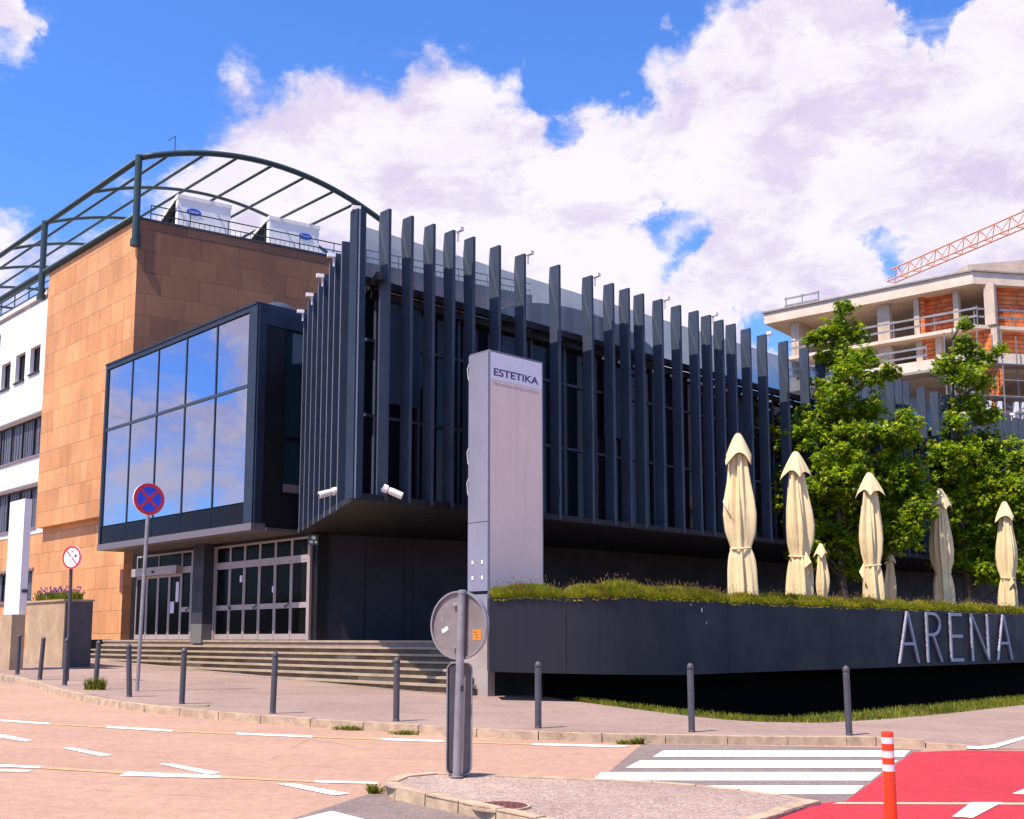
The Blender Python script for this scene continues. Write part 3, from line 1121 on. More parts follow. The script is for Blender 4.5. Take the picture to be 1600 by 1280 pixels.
# dark vault added behind the screen, standing in for a reflected arch
mb = MB()
prof = []
for k in range(25):
    a = math.pi * k / 24
    prof.append((9.3 - 3.9 * math.cos(a), ZG - 0.25 + 1.45 * math.sin(a) ** 0.8))
for (s0, z0), (s1, z1) in zip(prof, prof[1:]):
    mb.poly([FR_.p(s0, -1.3, z0), FR_.p(s1, -1.3, z1), FR_.p(s1, -6, z1), FR_.p(s0, -6, z0)])
mb.poly([FR_.p(s, -1.3, z) for s, z in prof])
build(mb, 'arch_reflection', M['dark_glass'], louvre)
# teal barrel roof light further along
mb = MB()
prof = []
ts0, tz = FR_.hit(1422, 640, -3.0)
ts1 = FR_.hit(1492, 640, -3.0)[0]
for k in range(17):
    a = math.pi * k / 16
    prof.append(((ts0 + ts1) / 2 - (ts1 - ts0) / 2 * math.cos(a), ZG + 0.3 + 1.9 * math.sin(a)))
for (s0, z0), (s1, z1) in zip(prof, prof[1:]):
    mb.poly([FR_.p(s0, -3, z0), FR_.p(s1, -3, z1), FR_.p(s1, -7, z1), FR_.p(s0, -7, z0)], 0)
mb.poly([FR_.p(s, -3, z) for s, z in prof], 0)
for i in range(0, 17):
    if i < 16:
        (s0, z0), (s1, z1) = prof[i], prof[i + 1]
        mb.bar(FR_.p(s0, -2.95, z0), FR_.p(s1, -2.95, z1), 0.1, 0.12, 1)
for f in (0.25, 0.5, 0.75):
    i = int(f * 16)
    mb.bar(FR_.p(prof[i][0], -2.95, ZG), FR_.p(*[prof[i][0], -2.95, prof[i][1]]), 0.08, 0.08, 1)
mb.bar(FR_.p(ts0, -2.94, ZG + 1.0), FR_.p(ts1, -2.94, ZG + 1.0), 0.08, 0.1, 1)
build(mb, 'barrel_rooflight', [M['teal'], M['steel_green']], louvre)
# pale pipes between the fins just under the beam
mb = MB()
for a, b in zip(fin_s[1:], fin_s[2:]):
    if b - a < 0.3 or a < 9:
        continue
    mb = MB()
    for dz, f0, f1 in ((0.30, 0.12, 0.72), (0.62, 0.25, 0.62)):
        z = ZG - dz - 0.12
        mb.tube([FR_.p(a + (b - a) * f0, -0.52, z), FR_.p(a + (b - a) * f1, -0.52, z)], 0.042, 6)
    build(mb, 'service_pipe', M['white'], louvre)
# small lamps on heads of fins


def lamp(F, s, n, z):
    mb = MB()
    mb.box(F, s - 0.06, s + 0.06, n - 0.04, n + 0.17, z, z + 0.10)
    mb.box(F, s - 0.02, s + 0.02, n - 0.02, n + 0.02, z - 0.25, z)
    build(mb, 'fin_lamp', M['white'], louvre)


for i in (3, 6, 8, 12, 15, 19, 22, 31, 36):
    lamp(FR_, fin_s[i] + 0.12, 0.0, ZT - 0.02)
for i in (0, 2, 4, 6, 8):
    lamp(FL_, side_s[i] - 0.1, 0.05, ZT - 0.40)
lamp(FL_, 0.12, 0.0, ZT - 0.25)
# dark wall under the overhang
mb = MB()
w_end = FK.hit(700, 900)[0] + 1.2
mb.poly([FK.p(0.0, 0, Z_PLAT - .3), FK.p(w_end, 0, Z_PLAT - .3), FK.p(w_end, 0, ZB), FK.p(0.0, 0, ZB)])
q = FK.p(w_end, 0, 0)
s_q = (q - FR_.o).dot(FR_.u)
n_q = (q - FR_.o).dot(FR_.n)
mb.poly([FR_.p(s_q, n_q, Z_PLAT - .3), FR_.p(far, -3.6, Z_PLAT - .3), FR_.p(far, -3.6, ZB), FR_.p(s_q, n_q, ZB)])
build(mb, 'ground_floor_wall', M['anth_wall'], louvre)
mb = MB()
for f in (0.0, 0.29, 0.52, 0.74):
    mb.box(FK, w_end * f - 0.012 + .02, w_end * f + 0.012 + .02, 0, 0.012, Z_PLAT, ZB - 0.2)
mb.box(FK, 0.04, 0.16, 0, 0.03, Z_PLAT, ZB - 0.25)
build(mb, 'wall_seams', M['anth_dark'], louvre)
mb = MB()
sa, sb = FK.hit(645, 900)[0], FK.hit(716, 900)[0]
mb.box(FK, sa, sb, 0.0, 0.04, Z_PLAT, FK.hit(645, 838)[1])
build(mb, 'service_door', M['anth_wall'], louvre)

# ------------------------------------------------------------------ entrance building with the glass box
eo = FD.p(6, 0, Z_PLAT)
entr = thing('entrance_building', 'cantilevered mirror glass box with dark frame above the glazed entrance doors', 'building', eo)
SB = FB.hit(155, 855)[0]
ZB2 = FB.hit(390, 829)[1]
ZTB = FB.hit(402, 476)[1]
print('box', SB, ZB2, ZTB, FB.hit(155, 855), FB.hit(170, 575))
a0, a1 = FB.hit(383, 788), FB.hit(161, 822)
Z_SP = (a0[1] + a1[1]) / 2
Z_MID = (FB.hit(391, 602)[1] + FB.hit(169, 672)[1]) / 2
s_fr = FB.hit(386, 700)[0]
s_le = FB.hit(165, 700)[0]
# back body of the box
mb = MB()
bx = [FB.p(0.02, -0.06, 0), FB.p(SB - 0.02, -0.06, 0), FB.p(SB - 0.02, -5, 0), FB.p(0.02, -5, 0)]
mb.prism(bx, ZB2 + 0.02, ZTB - 0.02, 0)
build(mb, 'box_body', M['anth_dark'], entr)
mb = MB()
mb.box(FB, 0.0, s_fr, -0.05, 0.06, ZB2 + .22, ZTB)
mb.box(FB, s_le, SB, -0.05, 0.06, ZB2 + .22, ZTB)
mb.box(FB, s_fr, s_le, -0.05, 0.06, ZTB - 0.17, ZTB)
mb.box(FB, 0, SB, -5, 0.09, ZTB, ZTB + 0.06)
build(mb, 'box_frame', M['anth_side'], entr)
n_col = 5
cw = (s_le - s_fr) / n_col
for i in range(n_col):
    for z0, z1 in ((Z_SP, Z_MID), (Z_MID, ZTB - 0.17)):
        mb = MB()
        mb.box(FB, s_fr + cw * i + 0.03, s_fr + cw * (i + 1) - 0.03, -0.03, 0.0 + rnd.uniform(0, .004), z0 + 0.035, z1 - 0.035)
        build(mb, 'window_pane', M['mirror'], entr)
mb = MB()
for i in range(n_col + 1):
    mb.box(FB, s_fr + cw * i - 0.028, s_fr + cw * i + 0.028, -0.04, 0.03, Z_SP, ZTB - 0.17)
mb.box(FB, s_fr, s_le, -0.04, 0.035, Z_MID - 0.05, Z_MID + 0.05)
build(mb, 'mullions', M['anth'], entr)
mb = MB()
for i in range(n_col):
    mb.box(FB, s_fr + cw * i + 0.01, s_fr + cw * (i + 1) - 0.01, -0.03, 0.02, ZB2 + 0.22, Z_SP - 0.01)
build(mb, 'spandrel', M['spandrel'], entr)
mb = MB()
mb.box(FB, -0.02, SB + .02, -0.4, 0.08, ZB2, ZB2 + 0.22)
build(mb, 'sill_trim', mat('sill_trim_metal', (0.13, 0.115, 0.13), 0.5), entr)
# soffit of the box back to the entrance wall
mb = MB()
mb.prism([FB.p(-.1, -0.4, 0), FB.p(SB, -0.4, 0), FB.p(SB, -6, 0), FB.p(-.1, -6, 0)], ZB2 + 0.0, ZB2 + 0.1)
build(mb, 'soffit', mat('soffit_panel', (0.09, 0.08, 0.08), 0.7, var=0.15), entr)
# right hand side of the box: dark frame, greenish glass
FS = Fr(*plan(390, 33.0), BR)
mb = MB()
mb.box(FS, 0.0, 0.26, -0.02, 0.05, ZB2 + .22, ZTB, 0)
mb.box(FS, 0.26, 3.5, -0.02, 0.05, ZTB - 0.62, ZTB, 0)
mb.box(FS, 0.26, 0.95, -0.02, 0.02, ZB2 + .22, ZTB - 0.62, 1)
build(mb, 'side_frame', [M['anth_side'], M['anth_dark']], entr)
mb = MB()
for z0, z1 in ((ZB2 + 1.2, ZB2 + 2.85), (ZB2 + 3.0, ZTB - 0.7)):
    mb.box(FS, 0.98, 3.4, -0.02, 0.01, z0, z1)
build(mb, 'side_window', mat('green_glass', (0.012, 0.030, 0.036), 0.05, spec=0.6), entr)
mb = MB()
mb.box(FS, 1.0, 3.4, 0.01, 0.03, ZB2 + 1.25, ZB2 + 1.5)
build(mb, 'window_board', M['galv_dark'], entr)
# small dome on the roof of the box
mb = MB()
c = FB.p(0.9, -1.2, ZTB + 0.05)
mb.lathe([(0.62 * math.cos(a), 0.42 * math.sin(a)) for a in [math.pi / 2 * k / 8 for k in range(9)]], c, 20)
build(mb, 'roof_dome', M['anth'], entr, smooth=True)


# doors ---------------------------------------------------------------------
def s_of(px, py=950):
    return FD.hit(px, py)[0]


ZD = FD.hit(485, 838)[1]            # head of the transoms
ZH = FD.hit(480, 874)[1]            # door head
print('doors', ZD, ZH, s_of(338), s_of(480), s_of(222))
g0, g1 = s_of(483), s_of(338)
nb = 6


def door_leaf(a, b, z0, z1, handle=None, paper=None, mid=True):
    mb = MB()
    w = 0.055
    mb.box(FD, a, a + w, 0.0, 0.07, z0, z1)
    mb.box(FD, b - w, b, 0.0, 0.07, z0, z1)
    mb.box(FD, a + w, b - w, 0.0, 0.068, z0, z0 + 0.18)
    mb.box(FD, a + w, b - w, 0.0, 0.068, z1 - 0.09, z1)
    if mid:
        mb.box(FD, a + w, b - w, 0.0, 0.068, z0 + 0.98, z0 + 1.15)
    d = build(mb, 'door', M['door_frame'], entr)
    g = MB()
    g.box(FD, a + w, b - w, 0.02, 0.035, z0 + 0.18, z1 - 0.09)
    build(g, 'pane', M['door_glass'], d)
    if handle:
        h = MB()
        s_h = a + 0.07 if handle < 0 else b - 0.07
        q = 0.10 if handle < 0 else -0.10
        h.tube([FD.p(s_h, 0.06, z0 + 1.12), FD.p(s_h, 0.13, z0 + 1.10), FD.p(s_h + q, 0.14, z0 + 1.0), FD.p(s_h + q * 1.6, 0.13, z0 + 1.06)], 0.02, 8)
        build(h, 'handle', M['black'], d)
    if paper:
        p = MB()
        for (sa, za, w_, h_) in paper:
            p.box(FD, a + sa, a + sa + w_, 0.036, 0.040, z0 + za, z0 + za + h_)
        build(p, 'notice', M['paper'], d)
    return d


lw = (g1 - g0) / nb
ZF = Z_PLAT + 0.02
for i in range(nb):                 # right group, i runs to the left
    a, b = g0 + lw * i + 0.01, g0 + lw * (i + 1) - 0.01
    door_leaf(a, b, ZF, ZH, handle={0: None, 1: -1, 2: None, 3: -1, 4: 1, 5: None}.get(i), paper={4: [(0.15, 1.9, 0.16, 0.22)], 2: [(0.04, 1.5, 0.14, 0.2)]}.get(i))
    t = MB()
    z0, z1 = ZH + 0.14, ZD
    t.box(FD, a - .01, a + 0.045, 0, 0.06, z0, z1)
    t.box(FD, b - 0.045, b + .01, 0, 0.06, z0, z1)
    t.box(FD, a + .045, b - .045, 0, 0.058, z1 - 0.07, z1)
    t.box(FD, a - .01, b + .01, 0, 0.075, ZH, z0)
    tr = build(t, 'transom', M['door_frame'], entr)
    g = MB()
    g.box(FD, a + .045, b - .045, 0.02, 0.035, z0, z1 - 0.07)
    build(g, 'pane', M['door_glass'], tr)
mb = MB()
mb.box(FD, g0 - 0.12, g0 - 0.01, 0, 0.09, Z_PLAT, ZD)
build(mb, 'door_jamb', M['door_frame'], entr)
mb = MB()
mb.box(FD, g1 + .01, g1 + 0.1, 0, 0.09, Z_PLAT, ZD)
build(mb, 'door_jamb', M['door_frame'], entr)
# square column between the groups
c0, c1 = s_of(337), s_of(318)
mb = MB()
mb.box(FD, c0 + .1, c1, -0.1, 0.45, Z_PLAT + .55, ZB2)
mb.box(FD, c0 + .09, c1 + .01, -0.1, 0.46, Z_PLAT - .1, Z_PLAT + .55, 1)
build(mb, 'entrance_column', [M['anth_wall'], mat('column_base', (0.13, 0.13, 0.12), 0.7)], entr)
# left group: two leaves, then the automatic sliding doors under a header box
h0, h1, h2 = s_of(317), s_of(284), s_of(214)
lw2 = (h1 - h0) / 2
for i in range(2):
    a, b = h0 + lw2 * i + 0.01, h0 + lw2 * (i + 1) - 0.01
    door_leaf(a, b, ZF, ZH, handle=-1 if i == 1 else None)
    t = MB()
    z0, z1 = ZH + 0.14, ZD
    t.box(FD, a - .01, a + 0.045, 0, 0.06, z0, z1)
    t.box(FD, b - 0.045, b + .01, 0, 0.06, z0, z1)
    t.box(FD, a + .045, b - .045, 0, 0.058, z1 - 0.07, z1)
    t.box(FD, a - .01, b + .01, 0, 0.075, ZH, z0)
    tr = build(t, 'transom', M['door_frame'], entr)
    g = MB()
    g.box(FD, a + .045, b - .045, 0.02, 0.035, z0, z1 - 0.07)
    build(g, 'pane', M['door_glass'], tr)
n3 = 4
lw3 = (h2 - h1) / n3
for i in range(n3):
    a, b = h1 + lw3 * i + 0.01, h1 + lw3 * (i + 1) - 0.01
    door_leaf(a, b, ZF, ZH - 0.1, mid=False, paper=[(0.2, 1.35, 0.22, 0.72), (0.52, 0.95, 0.3, 0.42)] if i == 0 else None)
mb = MB()
mb.box(FD, h1, h2, 0, 0.28, ZH - 0.1, ZH + 0.2)
build(mb, 'sliding_door_header', M['door_frame'], entr)
mb = MB()
for i in range(n3 // 2 + 1):
    q = h1 + (h2 - h1) * i / (n3 // 2)
    mb.box(FD, q - .03, q + .03, 0, 0.06, ZH + 0.2, ZD)
mb.box(FD, h1, h2, 0, 0.058, ZD - 0.07, ZD)
tr = build(mb, 'transom', M['door_frame'], entr)
g = MB()
g.box(FD, h1, h2, 0.01, 0.03, ZH + 0.2, ZD - .07)
build(g, 'pane', M['door_glass'], tr)
mb = MB()
mb.box(FD, (h1 + h2) / 2 - .05, (h1 + h2) / 2 + .05, 0.28, 0.33, ZH - 0.02, ZH + 0.07)
build(mb, 'motion_sensor', M['black'], entr)
# dark lining behind and to the left
mb = MB()
mb.box(FD, -0.2, s_of(203), -0.4, -0.02, Z_PLAT - 0.2, ZB2)
mb.box(FD, h2, h2 + 0.9, -0.1, 0.02, Z_PLAT, ZB2)
build(mb, 'entrance_lining', M['anth_dark'], entr)
mb = MB()
mb.box(FD, -0.1, h2, 0, 0.05, ZD, ZB2)
build(mb, 'door_head', M['anth_dark'], entr)

# ------------------------------------------------------------------ stone building
S_R = s_of(203)
S_S = FD.hit(217, 342, 0.35)[0]
S_W = FD.hit(77, 430, 0.35)[0]
Z_ST = FD.hit(217, 342, 0.35)[1]
Z_SL = FD.hit(75, 822, 0.35)[1]
print('stone', S_S, S_W, Z_ST, Z_SL, FD.hit(77, 430, .35), FD.hit(160, 805, .35), S_R)
stone = thing('stone_building', 'tall block clad in orange brown stone slabs with arched steel frame on its roof', 'building', FD.p(16, -4, 1.0))
SM_L = stone_mat('stone_slabs_front', FD.u)
pS = FD.p(S_S, 0.35, 0)
FT = Fr(pS.x, pS.y, 57.4)
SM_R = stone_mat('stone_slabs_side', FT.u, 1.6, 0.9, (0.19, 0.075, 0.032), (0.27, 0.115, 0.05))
LEN_R = 19.0
mb = MB()
mb.poly([FD.p(S_S, .35, Z_SL), FD.p(S_W, .35, Z_SL), FD.p(S_W, .35, Z_ST), FD.p(S_S, .35, Z_ST)], 0)
mb.poly([FD.p(S_W, .35, Z_SL), FD.p(S_W, .35, Z_ST), FD.p(S_W, -.3, Z_ST), FD.p(S_W, -.3, Z_SL)], 0)
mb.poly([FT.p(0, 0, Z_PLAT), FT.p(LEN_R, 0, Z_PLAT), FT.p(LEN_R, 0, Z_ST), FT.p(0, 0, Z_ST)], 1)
mb.poly([FD.p(S_S, .35, Z_SL), FD.p(S_W, .35, Z_SL), FD.p(S_W, 0, Z_SL), FD.p(S_S, 0, Z_SL)], 0)
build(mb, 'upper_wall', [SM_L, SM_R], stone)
mb = MB()
mb.poly([FD.p(S_R, 0.0, 0), FD.p(S_W + 1.0, 0.0, 0), FD.p(S_W + 1.0, 0, Z_SL + .1), FD.p(S_R, 0.0, Z_SL + .1)], 0)
mb.poly([FD.p(S_R, 0.0, 0), FD.p(S_R, -1.5, 0), FD.p(S_R, -1.5, Z_SL + .1), FD.p(S_R, 0.0, Z_SL + .1)], 0)
build(mb, 'lower_wall', [SM_L], stone)
# roof slab and coping
mb = MB()
rf = [FD.p(S_S, 0.30, 0), FD.p(S_W, 0.30, 0), FD.p(S_W, -16, 0), FT.p(LEN_R, -14, 0), FT.p(LEN_R, -0.05, 0)]
mb.prism(rf, Z_ST - 0.35, Z_ST - 0.05)
build(mb, 'roof', M['pale_conc'], stone)
mb = MB()
mb.box(FD, S_S - .05, S_W + .03, 0.0, 0.40, Z_ST, Z_ST + 0.08)
mb.box(FT, 0.0, LEN_R, -0.3, 0.05, Z_ST + .002, Z_ST + 0.078)
build(mb, 'coping', M['anth'], stone)
# thin guard rail along the right edge
mb = MB()
for z in (0.38, 0.72):
    mb.tube([FT.p(0.5, -0.15, Z_ST + z), FT.p(LEN_R, -0.15, Z_ST + z)], 0.025, 6)
k = 0.5
while k < LEN_R:
    mb.tube([FT.p(k, -0.15, Z_ST), FT.p(k, -0.15, Z_ST + 0.74)], 0.022, 6)
    k += 1.6
k = 0.5
while k < LEN_R:
    mb.tube([FT.p(k, -0.15, Z_ST), FT.p(k, -0.15, Z_ST + 0.38)], 0.010, 4)
    k += 0.22
build(mb, 'guard_rail', M['steel_green'], stone)
# arched steel frame: ribs span along the right wall, purlins run back along the left wall
ZA = FT.hit(219, 246)[1]
SPAN, RISE = FT.hit(606, 342)[0], None
ZPK = FT.hit(345, 239.5)[1]
print('arch', ZA, SPAN, ZPK, [round(FT.hit(x, y)[1], 2) for x, y in ((266, 240), (322, 238), (420, 256), (478, 278), (560, 320))])


def arc_z(s):
    q = [(0, ZA), (1.4, FT.hit(266, 240)[1]), (FT.hit(322, 238)[0], FT.hit(322, 238)[1]), (FT.hit(420, 256)[0], FT.hit(420, 256)[1]), (FT.hit(478, 278)[0], FT.hit(478, 278)[1]), (FT.hit(560, 320)[0], FT.hit(560, 320)[1])]
    # least squares parabola through the measured points
    import numpy as np
    c = np.polyfit([a for a, b in q], [b for a, b in q], 2)
    return float(np.polyval(c, s))


rib_t = [0.0]
BAY = (FD.hit(74, 352, .35)[0] - S_S) / 2
for k in range(1, 9):
    rib_t.append(BAY * k)
arc_s = [SPAN * k / 24 for k in range(25)]
AZ = [arc_z(s) for s in arc_s]


def arc_pt(s, t):
    return FT.p(s, 0.06, 0) + FD.u * t + Vector((0, 0, arc_z(s)))


for k, t in enumerate(rib_t):
    mb = MB()
    r = 0.13 if k == 0 else 0.08
    pts = [FT.p(s, 0.06, 0) + FD.u * t + Vector((0, 0, z)) for s, z in zip(arc_s, AZ)]
    mb.tube(pts, r, 8)
    build(mb, 'arched_rib', M['steel_green'], stone, smooth=True)
pur = [0.0] + [FT.hit(x, y)[0] for x, y in ((266, 242), (322, 239), (373, 246), (427, 258), (478, 276), (523, 299), (556, 318))]
for i, s in enumerate(pur):
    mb = MB()
    a = arc_pt(s, 0)
    mb.tube([a, a + FD.u * rib_t[-1]], 0.12 if i == 0 else 0.065, 6)
    build(mb, 'purlin', M['steel_green'], stone, smooth=True)
# lower edge beam and posts along the left wall
zlo = FD.hit(232, 331, 0.41)[1]
zlo2 = FD.hit(20, 452, 0.41)[1]
print('lower beam', zlo, zlo2)
mb = MB()
a = FD.p(S_S, 0.41, (zlo + zlo2) / 2)
mb.tube([a, a + FD.u * rib_t[-1]], 0.13, 8)
build(mb, 'edge_beam', M['steel_green'], stone, smooth=True)
for k in (0, 2, 4, 6):
    mb = MB()
    t = rib_t[k]
    zb_ = FD.hit(219, 378, .45)[1]
    mb.tube([FD.p(S_S + t, 0.46, zb_), FD.p(S_S + t, 0.46, ZA + 0.05)], 0.14, 10)
    mb.lathe([(0.2, -0.06), (0.2, 0.2)], FD.p(S_S + t, 0.46, zb_), 10)
    mb.box(FD, S_S + t - .1, S_S + t + .1, 0.30, 0.46, zb_ + 0.3, zb_ + 0.5)
    build(mb, 'roof_post', M['steel_green'], stone)
mb = MB()
q = arc_pt(1.3, 0)
mb.tube([q, q + Vector((0, 0, 0.75))], 0.02, 5)
mb.tube([q + Vector((0, 0, 0.75)), q + Vector((-0.3, 0, 0.55))], 0.015, 5)
build(mb, 'lightning_rod', M['black'], stone)
# brown plaque beside the door recess
mb = MB()
pa = FD.hit(197, 925, .0)
pb = FD.hit(190, 890, .0)
mb.box(FD, pa[0], pb[0], 0.0, 0.05, pa[1], pb[1])
tag(build(mb, 'wall_plaque', M['rust']), 'brown plaque fixed to the stone wall left of the entrance', 'plaque')


# air handling units --------------------------------------------------------
def ac_unit(s0, s1, n0, n1, z0, z1, label, logo_f):
    t = thing('air_conditioner', label, 'air conditioner', FT.p((s0 + s1) / 2, (n0 + n1) / 2, z0), 'air conditioners on the stone building roof')
    mb = MB()
    # front casing; behind it the coil bank slopes down to the back
    nf = n1 - 0.35
    mb.box(FT, s0, s1, nf, n1, z0 + 0.1, z1 - 0.16)
    build(mb, 'casing', M['ac'], t)
    mb = MB()
    mb.box(FT, s0 - 0.04, s1 + 0.04, nf - 0.04, n1 + 0.04, z1 - 0.16, z1)
    mb.extr([FT.p(s0 - .04, nf - .04, z1), FT.p(s0 - .04, nf - .04, z1 - .14), FT.p(s0 - .04, n0, z1 - .55), FT.p(s0 - .04, n0, z1 - .41)], FT.u * (s1 - s0 + .08))
    mb.box(FT, s0, s1, n0 + .02, n1 - .02, z0, z0 + .1)
    build(mb, 'top_frame', M['ac'], t)
    mb = MB()
    mb.extr([FT.p(s0 - 0.02, nf - .005, z0 + .12), FT.p(s0 - 0.02, n0 + 0.2, z0 + .12), FT.p(s0 - .02, n0 + .05, z1 - 0.56), FT.p(s0 - .02, nf - .005, z1 - 0.18)], FT.u * (s1 - s0 + .04))
    build(mb, 'coil_grille', M['coil'], t)
    for f in (0.28, 0.74):
        mb = MB()
        c = FT.p(s0 + (s1 - s0) * f, n0 + (n1 - n0) * .45, z1 - .36)
        mb.lathe([(0.5, 0), (0.5, 0.40), (0.42, 0.42), (0.1, 0.41)], c, 18)
        build(mb, 'fan_cowl', M['ac'], t)
    mb = MB()
    c = FT.p(s0 + (s1 - s0) * logo_f, n1 + 0.004, z0 + (z1 - z0) * 0.66)
    pts = [c + FT.u * 0.31 * math.cos(a) + Vector((0, 0, 0.15 * math.sin(a))) for a in [2 * math.pi * k / 28 for k in range(28)]]
    mb.extr(pts, FT.n * 0.02, 0)
    o = FT.u * -0.21 + Vector((0, 0, -0.055)) + c + FT.n * 0.024
    text_faces(mb, 'Carrier', lambda x, y: o + FT.u * x + Vector((0, 0, y)), 0.42, 0.13, 1)
    build(mb, 'badge', [M['blue_logo'], M['white']], t)
    return t


def ac_from_px(x0, x1, ytop, ybot, n1, dn, label, f):
    a = FT.hit(x0, ybot, n1)
    b = FT.hit(x1, ybot, n1)
    zt = FT.hit(x0, ytop, n1)[1]
    ac_unit(a[0], b[0], n1 - dn, n1, Z_ST - 0.05, zt, label, f)


ac_from_px(277, 360, 303, 352, -1.2, 4.6, 'pale grey air conditioner nearer the corner post of the stone roof', 0.30)
ac_from_px(420, 498, 337, 392, -1.2, 4.6, 'pale grey air conditioner beside the louvre building, its badge far right', 0.72)

# ------------------------------------------------------------------ white office building
white = thing('office_building', 'white rendered office block with ribbon windows left of the stone block', 'building', FD.p(30, -4, 1.0))
Z_WT = FD.hit(68, 461, 0)[1]
S_E = S_W + 26
holes = []


def win_px(x0, x1, yt0, yb0):
    a = FD.hit(x1, yt0)
    b = FD.hit(x0, yb0)
    return a[0], b[0], FD.hit(x1, yb0)[1], a[1]


small = []
for (x1, yt, yb) in ((64.5, 537, 578), (41, 549, 592), (18, 564, 604)):
    a = FD.hit(x1, yt)
    b = FD.hit(x1, yb)
    small.append((a[0], a[0] + 1.25, b[1], a[1]))
p_ = small[1][0] - small[0][0]
for k in range(1, 6):
    small.append((small[2][0] + p_ * k, small[2][1] + p_ * k, small[0][2], small[0][3]))
rib = []
for (x1, yt, yb) in ((67, 645, 708), (61, 756.5, 822), (52, 891, 938)):
    a = FD.hit(x1, yt)
    b = FD.hit(x1, yb)
    rib.append((a[0], S_E - 1, b[1], a[1]))
    print('rib', a, b)
holes = small + rib
Z_WB = FD.hit(60, 833)[1]
mb = MB()
mb.wall(FD, S_W, S_E, Z_WB, Z_WT, [h for h in holes if h[2] > Z_WB], 0.02, 0.3, 0)
build(mb, 'upper_wall', M['white_wall'], white)
mb = MB()
mb.wall(FD, S_W + 1.0, S_E, 0.0, Z_WB, [h for h in holes if h[2] < Z_WB], 0.0, 0.3, 0)
build(mb, 'lower_wall', SM_L, white)
mb = MB()
mb.box(FD, S_W - 0.2, S_E, -12, 0.02, Z_WT - .3, Z_WT - 0.01, 0)
mb.box(FD, S_W, S_E, -.3, 0.14, Z_WT - 0.14, Z_WT + 0.08, 0)
build(mb, 'roof', M['white_wall'], white)
mb = MB()
for z in (0.4, 0.75, 1.05):
    mb.tube([FD.p(S_W + .1, -0.2, Z_WT + z), FD.p(S_E, -0.2, Z_WT + z)], 0.03, 6)
k = S_W + 0.2
while k < S_E:
    mb.tube([FD.p(k, -0.2, Z_WT), FD.p(k, -0.2, Z_WT + 1.05)], 0.03, 6)
    k += 1.9
build(mb, 'guard_rail', M['steel_green'], white)
for h in small:
    mb = MB()
    a, b, c, d = h
    mb.box(FD, a, b, -0.24, -0.16, c, c + .07)
    mb.box(FD, a, b, -0.24, -0.16, d - .07, d)
    mb.box(FD, a, a + .07, -0.24, -0.16, c + .07, d - .07)
    mb.box(FD, b - .07, b, -0.24, -0.16, c + .07, d - .07)
    mb.box(FD, a - .05, b + .05, -.2, 0.1, c - 0.08, c - .002)
    w = build(mb, 'window', M['black'], white)
    g = MB()
    g.box(FD, a + .05, b - .05, -0.23, -0.2, c + .05, d - .05)
    build(g, 'pane', M['dark_glass'], w)
for h in rib:
    a, b, c, d = h
    mb = MB()
    mb.box(FD, a, b, -0.26, -0.18, c, c + .08)
    mb.box(FD, a, b, -0.26, -0.18, d - .08, d)
    k = a
    while k < b:
        mb.box(FD, k, k + 0.07, -0.26, -0.17, c + .08, d - .08)
        k += 1.45
    mb.box(FD, a - .05, b, -.2, 0.09, c - 0.1, c - .002, 1)
    mb.box(FD, a - .05, b, -.2, 0.06, d + 0.002, d + .12, 1)
    w = build(mb, 'window', [M['black'], M['galv_dark']], white)
    g = MB()
    g.box(FD, a, b, -0.29, -0.27, c, d)
    build(g, 'pane', M['dark_glass'], w)
    g = MB()
    k = a + .1
    while k < b:
        w_ = rnd.uniform(0.16, 0.3)
        g.box(FD, k, k + w_, -0.262, -0.256 + rnd.uniform(0, .02), c + .08 + rnd.choice((0, 0, 0.0)), d - .08)
        k += w_ + rnd.uniform(0.03, 0.12)
    build(g, 'blind', M['blind'], w)
mb = MB()
q = FD.hit(1, 526)
mb.lathe([(0.12, 0), (0.16, 0.25), (0.05, 0.4)], FD.p(q[0], 0.05, q[1]), 10, 0, FD.n)
build(mb, 'wall_lamp', M['black'], white)

# ------------------------------------------------------------------ terrace, steps, plinth
S_STL = FD.hit(120, 1020, 1.4)[0]
def bez(p0, p1, p2, n):
    return [((1 - t) ** 2 * p0 + 2 * t * (1 - t) * p1 + t * t * p2) for t in [k / n for k in range(n + 1)]]


PL0 = Vector((*plan(765, 24.5), 0))
PL1 = Vector((*plan(885, 24.62), 0))
PLm = Vector((*plan(1050, 26.0), 0))
dR = FR_.u
PL3 = PLm + dR * 1.9
PL2 = Vector((3.0, 24.72, 0))
curve = bez(PL1, PL2, PL3, 14)
line_end = PL3 + dR * 24
outer = [PL0.lerp(PL1, k / 3) for k in range(3)] + curve + [PL3 + dR * k for k in range(2, 40, 2)]


def offset(line, w):
    out = []
    for i, p in enumerate(line):
        d = (line[min(i + 1, len(line) - 1)] - line[max(i - 1, 0)]).normalized()
        out.append(p + Vector((-d.y, d.x, 0)) * w)
    return out


